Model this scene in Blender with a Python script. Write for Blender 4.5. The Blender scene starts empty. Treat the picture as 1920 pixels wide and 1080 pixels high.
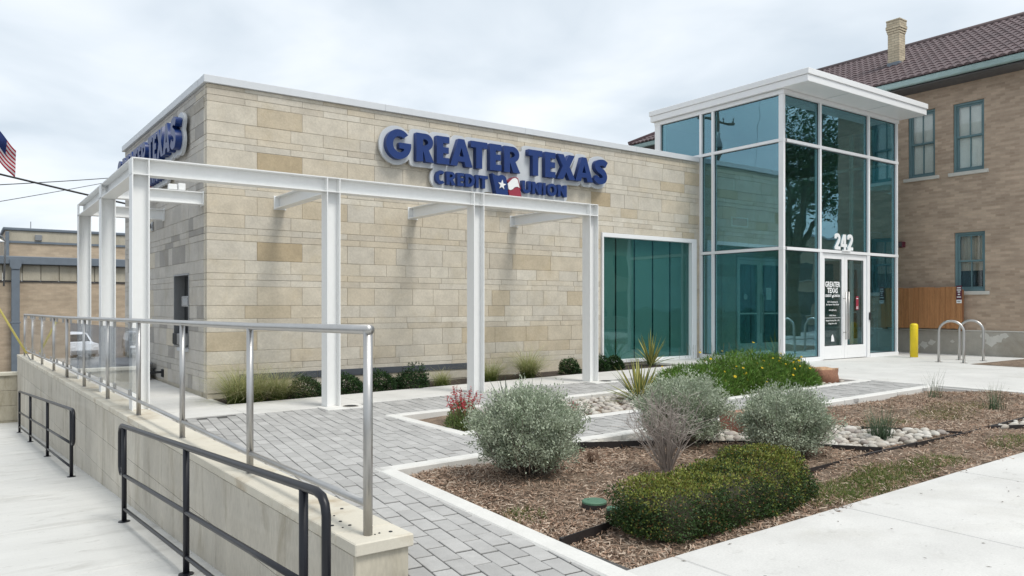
import bpy, bmesh, math, random
import numpy as np
from mathutils import Vector, Matrix

scene = bpy.context.scene
C = scene.collection
random.seed(7)
rng = np.random.default_rng(11)
R = math.radians

# ------------------------------------------------------------------ camera
cam_data = bpy.data.cameras.new('camera')
cam = bpy.data.objects.new('camera', cam_data)
C.objects.link(cam)
cam.location = (0.0, 0.0, 1.40)
cam.rotation_euler = (R(90), 0, R(-35.66))
cam_data.sensor_width = 36.0
cam_data.lens = 1435.0 / 1920.0 * 36.0
cam_data.shift_y = 33.0 / 1920.0
cam_data.clip_start = 0.05
cam_data.clip_end = 2000.0
scene.camera = cam

# ------------------------------------------------------------------ sky
SUN_EL, SUN_AZ = R(60), R(165)          # azimuth: clockwise from +Y
world = bpy.data.worlds.new('World')
scene.world = world
world.use_nodes = True
wn, wl = world.node_tree.nodes, world.node_tree.links
wn.clear()
w_out = wn.new('ShaderNodeOutputWorld')
sky = wn.new('ShaderNodeTexSky')
sky.sky_type = 'NISHITA'
sky.sun_disc = False
sky.sun_elevation = SUN_EL
sky.sun_rotation = SUN_AZ
bg_sky = wn.new('ShaderNodeBackground')
bg_sky.inputs['Strength'].default_value = 0.10
wl.new(sky.outputs[0], bg_sky.inputs['Color'])
tc = wn.new('ShaderNodeTexCoord')
sep = wn.new('ShaderNodeSeparateXYZ')
wl.new(tc.outputs['Generated'], sep.inputs[0])
zz = wn.new('ShaderNodeMath'); zz.operation = 'MAXIMUM'; zz.inputs[1].default_value = 0.0
wl.new(sep.outputs['Z'], zz.inputs[0])
za = wn.new('ShaderNodeMath'); za.operation = 'ADD'; za.inputs[1].default_value = 0.22
wl.new(zz.outputs[0], za.inputs[0])
dv = wn.new('ShaderNodeVectorMath'); dv.operation = 'DIVIDE'
cmb = wn.new('ShaderNodeCombineXYZ')
for k in range(3): wl.new(za.outputs[0], cmb.inputs[k])
wl.new(tc.outputs['Generated'], dv.inputs[0]); wl.new(cmb.outputs[0], dv.inputs[1])
n1 = wn.new('ShaderNodeTexNoise'); n1.inputs['Scale'].default_value = 1.7
n1.inputs['Detail'].default_value = 5; n1.inputs['Roughness'].default_value = .48
n1.inputs['Distortion'].default_value = .35
wl.new(dv.outputs[0], n1.inputs['Vector'])
ramp = wn.new('ShaderNodeValToRGB')
e = ramp.color_ramp.elements
e[0].position = .33; e[0].color = (.455, .512, .565, 1)
e[1].position = .66; e[1].color = (.675, .705, .735, 1)
m_ = ramp.color_ramp.elements.new(.5); m_.color = (.565, .612, .655, 1)
wl.new(n1.outputs['Fac'], ramp.inputs[0])
bg_cloud = wn.new('ShaderNodeBackground')
bg_cloud.inputs['Strength'].default_value = 0.87
wl.new(ramp.outputs[0], bg_cloud.inputs['Color'])
mixw = wn.new('ShaderNodeMixShader')
mixw.inputs[0].default_value = .93          # cloud cover
wl.new(bg_sky.outputs[0], mixw.inputs[1]); wl.new(bg_cloud.outputs[0], mixw.inputs[2])
wl.new(mixw.outputs[0], w_out.inputs['Surface'])

# ------------------------------------------------------------------ sun (behind cloud)
sd = bpy.data.lights.new('sun', 'SUN')
sd.energy = 1.5
sd.angle = R(18)
sd.color = (1.0, .965, .90)
sun = bpy.data.objects.new('sun', sd)
C.objects.link(sun)
sun.rotation_euler = (R(90) - SUN_EL, 0, math.pi - SUN_AZ)

# ------------------------------------------------------------------ exposure
vs = scene.view_settings
vs.view_transform = 'Standard'
vs.look = 'None'
vs.gamma = 1.0
vs.use_curve_mapping = False
vs.exposure = 0.82
scene.cycles.max_bounces = 10
scene.cycles.transparent_max_bounces = 24
scene.cycles.transmission_bounces = 6
scene.cycles.glossy_bounces = 4

# ================================================================== helpers
WL = {}
def link(o, parent, org):
    C.objects.link(o)
    WL[o] = Vector(org)
    if parent is not None:
        o.parent = parent
        o.location = Vector(org) - WL[parent]
    else:
        o.location = org
    return o
def tag(o, label=None, cat=None, group=None, kind=None):
    if label: o['label'] = label
    if cat: o['category'] = cat
    if group: o['group'] = group
    if kind: o['kind'] = kind
    return o
def empty(name, loc, label=None, cat=None, group=None, kind=None, parent=None):
    o = bpy.data.objects.new(name, None)
    o.empty_display_size = .2
    link(o, parent, loc)
    return tag(o, label, cat, group, kind)
def gz(x):
    """height of the paved forecourt: falls gently to the left"""
    return .0145 * (min(max(x, -2.), 14.) - 3.)
gzv = np.vectorize(gz)
def rz(y):
    """height of the lower walk beside the retaining wall: falls to the back"""
    return -.22 - .061 * max(min(y, 27.), -1.5)
def wallx(y, d=0.):
    """the retaining wall and its rail run about one degree off the y axis"""
    return 1.716 + d - .0204 * (y - 3.68)

class G:
    """collects faces; one G becomes one mesh object"""
    def __init__(s): s.v = []; s.f = []; s.c = []
    def add(s, V, F, col=None):
        n = len(s.v); s.v += [tuple(p) for p in V]
        for q in F: s.f.append(tuple(i + n for i in q)); s.c.append(col)
        return s
    def box(s, x0, x1, y0, y1, z0, z1, b=0., col=None):
        if b <= 0:
            V = [(x, y, z) for z in (z0, z1) for y in (y0, y1) for x in (x0, x1)]
            return s.add(V, [(0, 2, 3, 1), (4, 5, 7, 6), (0, 1, 5, 4), (2, 6, 7, 3), (0, 4, 6, 2), (1, 3, 7, 5)], col)
        V = []; idx = {}
        for sx in (0, 1):
            for sy in (0, 1):
                for sz in (0, 1):
                    X, Y, Z = (x0, x1)[sx], (y0, y1)[sy], (z0, z1)[sz]
                    ix, iy, iz = X + b * (1 - 2 * sx), Y + b * (1 - 2 * sy), Z + b * (1 - 2 * sz)
                    for k, p in enumerate(((X, iy, iz), (ix, Y, iz), (ix, iy, Z))):
                        idx[(sx, sy, sz, k)] = len(V); V.append(p)
        I = lambda *a: idx[a]
        F = []
        for a in (0, 1):
            F.append(tuple(I(a, y, z, 0) for y, z in ((0, 0), (0, 1), (1, 1), (1, 0))))
            F.append(tuple(I(x, a, z, 1) for x, z in ((0, 0), (1, 0), (1, 1), (0, 1))))
            F.append(tuple(I(x, y, a, 2) for x, y in ((0, 0), (0, 1), (1, 1), (1, 0))))
        for a in (0, 1):
            for c in (0, 1):
                F.append((I(a, c, 0, 0), I(a, c, 1, 0), I(a, c, 1, 1), I(a, c, 0, 1)))
                F.append((I(a, 0, c, 0), I(a, 1, c, 0), I(a, 1, c, 2), I(a, 0, c, 2)))
                F.append((I(0, a, c, 1), I(1, a, c, 1), I(1, a, c, 2), I(0, a, c, 2)))
        for sx in (0, 1):
            for sy in (0, 1):
                for sz in (0, 1): F.append((I(sx, sy, sz, 0), I(sx, sy, sz, 1), I(sx, sy, sz, 2)))
        return s.add(V, F, col)
    def prism(s, poly, a, b, axis='z', col=None):
        """poly in the plane of the other two axes (x,y)/(x,z)/(y,z), extruded from a to b"""
        n = len(poly)
        m = {'z': lambda p, t: (p[0], p[1], t), 'y': lambda p, t: (p[0], t, p[1]), 'x': lambda p, t: (t, p[0], p[1])}[axis]
        V = [m(p, a) for p in poly] + [m(p, b) for p in poly]
        F = [tuple(range(n))[::-1], tuple(range(n, 2 * n))] + [(i, (i + 1) % n, n + (i + 1) % n, n + i) for i in range(n)]
        return s.add(V, F, col)
    def tube(s, pts, r, n=8, col=None, cap=True):
        P = [Vector(p) for p in pts]; N = len(P)
        rr = r if hasattr(r, '__len__') else [r] * N
        V = []; up = None
        for i in range(N):
            d = (P[min(i + 1, N - 1)] - P[max(i - 1, 0)])
            d = d.normalized() if d.length > 1e-9 else Vector((0, 0, 1))
            if up is None:
                up = Vector((0, 0, 1)) if abs(d.z) < .9 else Vector((1, 0, 0))
            u = (up - d * up.dot(d))
            u = u.normalized() if u.length > 1e-6 else d.orthogonal().normalized()
            w = d.cross(u); up = u
            for k in range(n):
                t = 2 * math.pi * k / n
                V.append(P[i] + (u * math.cos(t) + w * math.sin(t)) * rr[i])
        F = [(i * n + k, i * n + (k + 1) % n, (i + 1) * n + (k + 1) % n, (i + 1) * n + k) for i in range(N - 1) for k in range(n)]
        if cap: F += [tuple(range(n))[::-1], tuple(range((N - 1) * n, N * n))]
        return s.add(V, F, col)
    def lathe(s, cx, cy, prof, n=16, col=None):
        V = []; N = len(prof)
        for r, z in prof:
            for k in range(n):
                t = 2 * math.pi * k / n; V.append((cx + r * math.cos(t), cy + r * math.sin(t), z))
        F = [(i * n + k, i * n + (k + 1) % n, (i + 1) * n + (k + 1) % n, (i + 1) * n + k) for i in range(N - 1) for k in range(n)]
        F += [tuple(range(n))[::-1], tuple(range((N - 1) * n, N * n))]
        return s.add(V, F, col)
    def xform(s, fn, start=0):
        s.v[start:] = [tuple(fn(*p)) for p in s.v[start:]]
        return s
    def obj(s, name, mat, parent=None, smooth=False, org=None, kind=None):
        A = np.array(s.v, float)
        if org is None:
            lo, hi = A.min(0), A.max(0); org = ((lo[0] + hi[0]) / 2, (lo[1] + hi[1]) / 2, lo[2])
        me = bpy.data.meshes.new(name)
        me.from_pydata((A - np.array(org)).tolist(), [], s.f)
        if any(c is not None for c in s.c):
            at = me.color_attributes.new('Col', 'FLOAT_COLOR', 'CORNER')
            arr = []
            for q, c in zip(s.f, s.c):
                c = c or (1, 1, 1); arr += [c[0], c[1], c[2], 1.] * len(q)
            at.data.foreach_set('color', arr)
        if smooth: me.polygons.foreach_set('use_smooth', [True] * len(me.polygons))
        me.materials.append(mat)
        me.update()
        o = bpy.data.objects.new(name, me)
        link(o, parent, org)
        if kind: o['kind'] = kind
        return o
def npobj(name, V, F, cols, mat, parent=None, org=(0, 0, 0), kind=None, smooth=False):
    """big meshes from arrays: V (n,3), F (m,k), cols (m,3)"""
    V = np.asarray(V, float) - np.asarray(org, float); F = np.asarray(F, int); m, k = F.shape
    me = bpy.data.meshes.new(name)
    me.vertices.add(len(V)); me.vertices.foreach_set('co', V.ravel())
    me.loops.add(m * k); me.loops.foreach_set('vertex_index', F.ravel())
    me.polygons.add(m); me.polygons.foreach_set('loop_start', np.arange(m) * k)
    if smooth: me.polygons.foreach_set('use_smooth', np.ones(m, bool))
    if cols is not None:
        at = me.color_attributes.new('Col', 'FLOAT_COLOR', 'CORNER')
        c4 = np.concatenate([np.asarray(cols), np.ones((m, 1))], 1)
        at.data.foreach_set('color', np.repeat(c4, k, axis=0).ravel())
    me.update(calc_edges=True); me.validate()
    me.materials.append(mat)
    o = bpy.data.objects.new(name, me)
    link(o, parent, org)
    if kind: o['kind'] = kind
    return o
def leaves(P, A, S, L, W):
    """rhombic leaves: base P, axis A, side S (unit), length L, width W"""
    L = np.asarray(L).reshape(-1, 1); W = np.asarray(W).reshape(-1, 1); n = len(P)
    V = np.stack([P, P + A * L * .45 + S * W * .5, P + A * L, P + A * L * .45 - S * W * .5], 1).reshape(-1, 3)
    return V, np.arange(4 * n).reshape(n, 4)
def unit(a): return a / np.maximum(np.linalg.norm(a, axis=1, keepdims=True), 1e-9)
def perp(A):
    r = unit(rng.normal(size=A.shape)); s = np.cross(A, r); return unit(s)
def copy_tree(o, parent=None):
    c = o.copy(); C.objects.link(c); c.parent = parent
    for ch in list(o.children): copy_tree(ch, c)
    return c

# ================================================================== materials
def new_mat(name):
    m = bpy.data.materials.new(name); m.use_nodes = True
    nt = m.node_tree; b = nt.nodes['Principled BSDF']
    return m, nt, b
def pos(nt, scale=(1, 1, 1)):
    g_ = nt.nodes.new('ShaderNodeNewGeometry'); mp = nt.nodes.new('ShaderNodeMapping')
    mp.inputs['Scale'].default_value = scale
    nt.links.new(g_.outputs['Position'], mp.inputs['Vector']); return mp.outputs[0]
def noise(nt, vec, scale, detail=4, rough=.55, dist=0.):
    n = nt.nodes.new('ShaderNodeTexNoise'); n.inputs['Scale'].default_value = scale
    n.inputs['Detail'].default_value = detail; n.inputs['Roughness'].default_value = rough
    n.inputs['Distortion'].default_value = dist
    nt.links.new(vec, n.inputs['Vector']); return n.outputs['Fac']
def rampf(nt, fac, stops):
    r = nt.nodes.new('ShaderNodeValToRGB'); el = r.color_ramp.elements
    while len(el) < len(stops): el.new(.5)
    for e_, (p, c) in zip(el, stops):
        e_.position = p; e_.color = (c, c, c, 1) if not hasattr(c, '__len__') else (*c[:3], 1)
    nt.links.new(fac, r.inputs[0]); return r.outputs[0]
def mul(nt, a, b, fac=1., mode='MULTIPLY'):
    m = nt.nodes.new('ShaderNodeMix'); m.data_type = 'RGBA'; m.blend_type = mode
    if hasattr(fac, 'links') or not isinstance(fac, (int, float)): nt.links.new(fac, m.inputs[0])
    else: m.inputs[0].default_value = fac
    for k, x in ((6, a), (7, b)):
        if isinstance(x, tuple): m.inputs[k].default_value = (*x[:3], 1)
        else: nt.links.new(x, m.inputs[k])
    return m.outputs[2]
def bump(nt, b, h, strength=.2, dist=.01):
    n = nt.nodes.new('ShaderNodeBump'); n.inputs['Strength'].default_value = strength
    n.inputs['Distance'].default_value = dist
    nt.links.new(h, n.inputs['Height']); nt.links.new(n.outputs[0], b.inputs['Normal'])
def pmat(name, col=None, rough=.6, metal=0., var=.12, scale=6., fine=60., bmp=.15, bdist=.004,
         attr=False, stretch=(1, 1, 1), stain=None, stain_scale=.8, spec=None, speck=0.):
    """colour (or the mesh's own Col) with blotchy and fine variation, optional stains and relief"""
    m, nt, b = new_mat(name)
    p = pos(nt, stretch)
    if attr:
        a = nt.nodes.new('ShaderNodeAttribute'); a.attribute_name = 'Col'; base = a.outputs['Color']
    else:
        rgb = nt.nodes.new('ShaderNodeRGB'); rgb.outputs[0].default_value = (*col, 1); base = rgb.outputs[0]
    if var:
        f1 = noise(nt, p, scale, 5, .6); f2 = noise(nt, p, fine, 3, .6)
        base = mul(nt, base, rampf(nt, f1, [(.3, 1 - var), (.7, 1 + var * .6)]))
        base = mul(nt, base, rampf(nt, f2, [(.3, 1 - var * .8), (.7, 1 + var * .5)]))
    else:
        f2 = noise(nt, p, fine, 3, .6)
    if stain:
        f3 = noise(nt, p, stain_scale, 6, .65, .4)
        base = mul(nt, base, stain, rampf(nt, f3, [(.52, 0.), (.72, .75)]))
    if speck:
        f4 = noise(nt, pos(nt, (1, 1.6, 1)), 5.5, 4, .6); f5 = noise(nt, pos(nt), 38., 2, .5)
        base = mul(nt, base, (.66, .65, .63), rampf(nt, f4, [(.62, 0.), (.74, speck)]))
        base = mul(nt, base, (.45, .43, .40), rampf(nt, f5, [(.72, 0.), (.76, speck)]))
    nt.links.new(base, b.inputs['Base Color'])
    b.inputs['Roughness'].default_value = rough; b.inputs['Metallic'].default_value = metal
    if spec is not None: b.inputs['Specular IOR Level'].default_value = spec
    if bmp: bump(nt, b, f2, bmp, bdist)
    return m
def leafmat(name, rough=.55, trans=.25, spec=.3):
    m, nt, b = new_mat(name)
    a = nt.nodes.new('ShaderNodeAttribute'); a.attribute_name = 'Col'
    nt.links.new(a.outputs['Color'], b.inputs['Base Color'])
    b.inputs['Roughness'].default_value = rough; b.inputs['Specular IOR Level'].default_value = spec
    t = nt.nodes.new('ShaderNodeBsdfTranslucent'); nt.links.new(a.outputs['Color'], t.inputs['Color'])
    mx = nt.nodes.new('ShaderNodeMixShader'); mx.inputs[0].default_value = trans
    nt.links.new(b.outputs[0], mx.inputs[1]); nt.links.new(t.outputs[0], mx.inputs[2])
    nt.links.new(mx.outputs[0], nt.nodes['Material Output'].inputs['Surface'])
    return m
def glassmat(name, tint, refl, f0, rough=0., wave=0.):
    """thin coated glass: tinted see-through plus mirror reflection by angle"""
    m, nt, b = new_mat(name); nt.nodes.remove(b)
    tr = nt.nodes.new('ShaderNodeBsdfTransparent'); tr.inputs[0].default_value = (*tint, 1)
    gl = nt.nodes.new('ShaderNodeBsdfGlossy'); gl.inputs['Color'].default_value = (*refl, 1); gl.inputs['Roughness'].default_value = rough
    if wave:                                            # float glass is never quite flat
        bp = nt.nodes.new('ShaderNodeBump'); bp.inputs['Strength'].default_value = 1.; bp.inputs['Distance'].default_value = wave
        nt.links.new(noise(nt, pos(nt), .9, 2, .5), bp.inputs['Height']); nt.links.new(bp.outputs[0], gl.inputs['Normal'])
    lw_ = nt.nodes.new('ShaderNodeLayerWeight'); lw_.inputs['Blend'].default_value = .5     # Facing = 1 - |n.v|
    pw = nt.nodes.new('ShaderNodeMath'); pw.operation = 'POWER'; pw.inputs[1].default_value = 5.
    nt.links.new(lw_.outputs['Facing'], pw.inputs[0])
    k = nt.nodes.new('ShaderNodeMath'); k.operation = 'MULTIPLY_ADD'; k.inputs[1].default_value = 1 - f0; k.inputs[2].default_value = f0
    k.use_clamp = True
    nt.links.new(pw.outputs[0], k.inputs[0])
    mx = nt.nodes.new('ShaderNodeMixShader')
    nt.links.new(k.outputs[0], mx.inputs[0]); nt.links.new(tr.outputs[0], mx.inputs[1]); nt.links.new(gl.outputs[0], mx.inputs[2])
    nt.links.new(mx.outputs[0], nt.nodes['Material Output'].inputs['Surface'])
    return m
M = {}
M['stone'] = pmat('limestone', attr=True, rough=.8, var=.12, scale=4, fine=38, bmp=.45, bdist=.006, stain=(.90, .87, .80), stain_scale=2.2)
M['mortar'] = pmat('mortar', (.53, .485, .40), rough=.9, var=.08)
M['white_steel'] = pmat('white_painted_steel', (.82, .825, .815), rough=.45, var=.022, scale=2.5, fine=30, bmp=.03, stretch=(1, 1, .3))
M['white_alu'] = pmat('white_aluminium', (.82, .825, .83), rough=.35, var=.02, bmp=.0)
M['coping'] = pmat('coping_metal', (.63, .65, .67), rough=.4, metal=0., var=.03, bmp=.0)
M['flashing'] = pmat('grey_flashing', (.075, .085, .10), rough=.5, var=.05)
M['stucco'] = pmat('stucco', (.42, .39, .34), rough=.9, var=.1, stain=(.7, .66, .6))
M['concrete'] = pmat('concrete_slab', (.595, .585, .56), rough=.85, var=.10, scale=1.6, fine=90, bmp=.12, bdist=.002, stain=(.84, .83, .80), stain_scale=1.1, speck=.55)
M['ramp'] = pmat('concrete_walk', (.585, .58, .555), rough=.85, var=.07, scale=1.1, fine=80, bmp=.12, bdist=.002, stain=(.70, .69, .67), stain_scale=1.7, stretch=(.6, 2.2, 1), speck=.6)
M['kerb'] = pmat('concrete_kerb', (.64, .63, .60), rough=.85, var=.08, scale=3, fine=70)
M['bed_joint'] = pmat('joint_sand', (.075, .073, .07), rough=.95, var=.2)
M['paver'] = pmat('concrete_paver', attr=True, rough=.85, var=.10, scale=9, fine=120, bmp=.3, bdist=.002, stain=(.85, .85, .85), stain_scale=1.3)
M['wallstone'] = pmat('wall_block', attr=True, rough=.85, var=.13, scale=2.6, fine=50, stretch=(1, 1, .33), stain=(.60, .56, .48), stain_scale=3.2)
M['cap'] = pmat('wall_cap_stone', attr=True, rough=.8, var=.06, scale=3, fine=70, stain=(.60, .50, .38), stain_scale=2.4)
M['asphalt'] = pmat('asphalt', (.085, .085, .088), rough=.9, var=.2, scale=.8, fine=90, bmp=.3)
M['soil'] = pmat('planter_soil', (.24, .175, .125), rough=.95, var=.45, scale=7, fine=60, bmp=1., bdist=.02)
M['soil_dark'] = pmat('dark_bed_soil', (.06, .045, .035), rough=.95, var=.4, scale=9, fine=60, bmp=1., bdist=.02)
M['chip'] = leafmat('mulch_chip', .9, 0.02, .1)
M['leaf'] = leafmat('leaf')
M['leaf_gloss'] = leafmat('glossy_leaf', .5, .15, .3)
M['grass'] = leafmat('grass_blade', .6, .35, .2)
M['petal'] = leafmat('petal', .6, .35, .2)
M['twig'] = pmat('bark', attr=True, rough=.9, var=.15, bmp=.2)
M['rock'] = pmat('river_rock', attr=True, rough=.7, var=.14, scale=20, fine=90, bmp=.1)
M['sandstone'] = pmat('sandstone', attr=True, rough=.9, var=.25, scale=6, fine=35, bmp=.5, bdist=.01)
M['edging'] = pmat('steel_edging', (.022, .018, .018), rough=.55, var=.3, scale=4, metal=.0)
M['stainless'] = pmat('stainless', (.50, .49, .475), rough=.40, metal=1., var=.05, scale=14, fine=150, bmp=.03, stretch=(1, 1, .2))
M['black_paint'] = pmat('black_paint', (.012, .013, .018), rough=.38, var=.12, bmp=.03, spec=.35)
M['rail_glass'] = glassmat('rail_glass', (.93, .94, .945), (.92, .95, 1.), .045)
M['glass'] = glassmat('tinted_glass', (.565, .735, .718), (.53, .83, .98), .25, wave=.004)
M['win_glass'] = glassmat('window_glass', (.54, .71, .692), (.65, .9, .95), .08, wave=.005)
M['old_glass'] = glassmat('old_window_glass', (.92, .94, .935), (.9, .95, 1.), .045)
M['gasket'] = pmat('black_gasket', (.012, .014, .018), rough=.5, var=0)
M['blue'] = pmat('sign_blue', (.009, .034, .155), rough=.38, var=.04, bmp=0., spec=.4)
M['sign_white'] = pmat('sign_white', (.55, .575, .60), rough=.45, var=.04, bmp=0.)
M['letter_white'] = pmat('vinyl_white', (.80, .81, .81), rough=.5, var=.0, bmp=0.)
M['red'] = pmat('sign_red', (.30, .03, .055), rough=.45, var=.05, bmp=0.)
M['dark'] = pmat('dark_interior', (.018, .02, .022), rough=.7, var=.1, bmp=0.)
M['shade'] = pmat('roller_shade', (.50, .53, .51), rough=.8, var=.04, bmp=.05)
M['interior'] = pmat('interior_wall', (.36, .37, .36), rough=.8, var=.05, bmp=0.)
M['grey_metal'] = pmat('grey_metal', (.30, .31, .32), rough=.4, metal=.6, var=.06, bmp=0.)
M['yellow'] = pmat('yellow_paint', (.78, .58, .015), rough=.45, var=.07, scale=5, bmp=.03)
M['guard'] = pmat('faded_yellow_plastic', (.66, .57, .17), rough=.6, var=.08)
M['green_lid'] = pmat('green_plastic', (.075, .165, .105), rough=.6, var=.12)
M['cedar'] = pmat('cedar_plank', attr=True, rough=.8, var=.22, scale=5, fine=40, stretch=(4, 4, .35))
M['teal'] = pmat('teal_paint', (.14, .235, .255), rough=.55, var=.1, scale=4, stain=(.8, .8, .8))
M['limestone_sill'] = pmat('sill', (.60, .58, .53), rough=.8, var=.08)
M['curtain'] = pmat('curtain', (.50, .42, .33), rough=.9, var=.25, scale=4, stretch=(1, 14, .1))
M['blind'] = pmat('pale_blind', (.84, .84, .80), rough=.8, var=.06)
M['rooftile'] = pmat('clay_roof_tile', attr=True, rough=.6, var=.2, scale=3, fine=30)
M['gutter'] = pmat('pale_green_gutter', (.27, .37, .36), rough=.6, var=.1, stain=(.75, .75, .72))
M['eave'] = pmat('dark_eave', (.10, .095, .095), rough=.8, var=.15)
M['maroon'] = pmat('maroon_sign', (.10, .012, .03), rough=.5, var=.05)
M['slate'] = pmat('slate_blue_metal', (.16, .19, .225), rough=.5, var=.08)
M['panel'] = pmat('fluted_panel', (.46, .42, .335), rough=.9, var=.13, scale=3, stain=(.72, .69, .62), stretch=(1, 1, .25))
M['bark'] = pmat('oak_bark', (.10, .08, .065), rough=.95, var=.3, scale=12, fine=50, bmp=.8, bdist=.02)
M['wood_pole'] = pmat('pole_wood', (.11, .085, .065), rough=.9, var=.2, stretch=(8, 8, .4))
M['wire'] = pmat('cable', (.02, .02, .022), rough=.6, var=0)
M['flag'] = leafmat('flag_cloth', .8, .35, .1)
M['tyre'] = pmat('tyre', (.02, .02, .02), rough=.8, var=.1)
M['car_white'] = pmat('car_white', (.70, .71, .72), rough=.25, var=.0, bmp=0.)
M['car_dark'] = pmat('car_dark', (.04, .045, .055), rough=.25, var=.0, bmp=0.)
M['car_glass'] = pmat('car_glass', (.01, .012, .014), rough=.06, var=.0, bmp=0.)
def brickmat(name, c1, c2, mortar, w=.21, h=.066, vert='yz'):
    m, nt, b = new_mat(name)
    g_ = nt.nodes.new('ShaderNodeNewGeometry'); sp = nt.nodes.new('ShaderNodeSeparateXYZ')
    nt.links.new(g_.outputs['Position'], sp.inputs[0])
    ad = nt.nodes.new('ShaderNodeMath'); ad.operation = 'ADD'
    nt.links.new(sp.outputs['X'], ad.inputs[0]); nt.links.new(sp.outputs['Y'], ad.inputs[1])
    cb = nt.nodes.new('ShaderNodeCombineXYZ'); nt.links.new(ad.outputs[0], cb.inputs[0]); nt.links.new(sp.outputs['Z'], cb.inputs[1])
    br = nt.nodes.new('ShaderNodeTexBrick'); nt.links.new(cb.outputs[0], br.inputs['Vector'])
    br.inputs['Scale'].default_value = 1.; br.inputs['Brick Width'].default_value = w; br.inputs['Row Height'].default_value = h
    br.inputs['Mortar Size'].default_value = .006; br.inputs['Mortar Smooth'].default_value = .3; br.inputs['Bias'].default_value = -.1
    br.inputs['Color1'].default_value = (*c1, 1); br.inputs['Color2'].default_value = (*c2, 1); br.inputs['Mortar'].default_value = (*mortar, 1)
    p = pos(nt, (1, 1, 3)); f = noise(nt, p, 1.6, 5, .65)
    base = mul(nt, br.outputs['Color'], rampf(nt, f, [(.3, .80), (.7, 1.15)]))
    nt.links.new(base, b.inputs['Base Color']); b.inputs['Roughness'].default_value = .85
    bump(nt, b, br.outputs['Fac'], -.35, .006)
    return m
M['brick'] = brickmat('tan_brick', (.50, .38, .285), (.36, .265, .195), (.43, .345, .265))
M['brick_yellow'] = brickmat('yellow_brick', (.58, .50, .36), (.48, .40, .28), (.26, .225, .18), .2, .07)
M['brick_left'] = brickmat('buff_brick', (.50, .40, .29), (.44, .345, .25), (.43, .35, .265), .3, .1)

# ================================================================== SETTING
# ---- ground sheet (asphalt, falls to the back on the left like the lower walk)
ys = [-600, -60, -1.6, 0, 5, 10, 15, 20, 25, 27.5, 40, 90, 700]
xs_ = [-700, -60, -20, -3, 60, 700]
V = [(x, y, rz(y) - .20) for y in ys for x in xs_]
nx_ = len(xs_)
F = [(j * nx_ + i, j * nx_ + i + 1, (j + 1) * nx_ + i + 1, (j + 1) * nx_ + i) for j in range(len(ys) - 1) for i in range(nx_ - 1)]
tag(G().add(V, F).obj('ground', M['asphalt'], org=(0, 0, 0)), kind='structure')

# ---- lower walk beside the retaining wall, in slabs
lw = empty('lower_walk', (0, 8, rz(8)), kind='structure')
yj = [-1.6, 0.6, 2.6, 4.6, 6.6, 8.62, 10.9, 12.62, 14.3, 16.2, 18.1, 20.0, 22.0, 24.2]
for a, b in zip(yj[:-1], yj[1:]):
    for x0, x1 in ((-2.6, -.62), (-.61, 1.75)):
        g_ = G(); g_.box(x0 + .005, x1 - .005, a + .005, b - .005, 0, .12, .006)
        g_.xform(lambda x, y, z: (x, y, rz(y) - .12 + z))
        g_.obj('slab', M['ramp'], lw)
g_ = G().box(-2.6, 1.75, -1.6, 24.2, 0, .09); g_.xform(lambda x, y, z: (x, y, rz(y) - .125 + z - .0))
g_.xform(lambda x, y, z: (x, y, z - .005)); g_.obj('joint_bed', M['bed_joint'], lw)

# ---- street sidewalk in front, in slabs
sw = empty('sidewalk', (6, .7, gz(6)), kind='structure')
xj = [1.9, 3.2, 4.85, 6.55, 8.25, 9.95, 11.65, 13.35, 15.05, 16.75, 18.45, 20.2, 22, 24, 26, 28, 30, 33, 36, 40]
for a, b in zip(xj[:-1], xj[1:]):
    for y0, y1 in ((-1.6, .65), (.66, 2.93)):
        g_ = G().box(a + .004, b - .004, y0 + .004, y1 - .004, -.14, .008, .006)
        g_.xform(lambda x, y, z: (x, y, gz(x) + z)).obj('slab', M['concrete'], sw)
g_ = G().box(1.85, 40, -1.65, 2.94, -.40, -.02); g_.xform(lambda x, y, z: (x, y, gz(x) + z)); g_.obj('slab_bed', M['kerb'], sw)

# ---- plaza by the entrance
pz = empty('plaza', (16, 7, .16), kind='structure')
pxj = [12.45, 14.25, 16.1, 17.95, 19.8, 21.6]
pyj = [2.95, 4.6, 6.4, 8.2, 9.95, 12.2, 14.0]
for a, b in zip(pxj[:-1], pxj[1:]):
    for c, d in zip(pyj[:-1], pyj[1:]):
        if a > 19 and c > 11: continue
        g_ = G().box(a + .003, b - .003, c + .003, d - .003, -.13, .006, .004)
        g_.xform(lambda x, y, z: (x, y, gz(x) + z)).obj('slab', M['concrete'], pz)
g_ = G().box(12.40, 40, 2.945, 14.1, -.45, -.02); g_.xform(lambda x, y, z: (x, y, gz(x) + z)); g_.obj('slab_bed', M['kerb'], pz)

# ---- concrete walk along the facade and round its left side
wk = empty('front_walk', (8, 10.5, gz(8)), kind='structure')
wj = [2.96, 4.6, 6.25, 7.9, 9.55, 11.2, 12.45]
for a, b in zip(wj[:-1], wj[1:]):
    g_ = G().box(a + .003, b - .003, 9.95, 11.06, -.13, .008, .004)
    g_.xform(lambda x, y, z: (x, y, gz(x) + z)).obj('slab', M['concrete'], wk)
for c, d in ((10.12, 11.9), (11.9, 14.2), (14.2, 16.5), (16.5, 19.)):
    g_ = G().box(1.5, 2.96, c + .003, d - .003, -.13, .008, .004)
    g_.xform(lambda x, y, z: (x, y, gz(x) + z)).obj('slab', M['concrete'], wk)
g_ = G().box(2.0, 12.45, 9.9, 11.05, -.4, -.03).box(1.5, 3.1, 10.0, 24.2, -2., -.03); g_.xform(lambda x, y, z: (x, y, gz(x) + z)); g_.obj('slab_bed', M['kerb'], wk)

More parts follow.
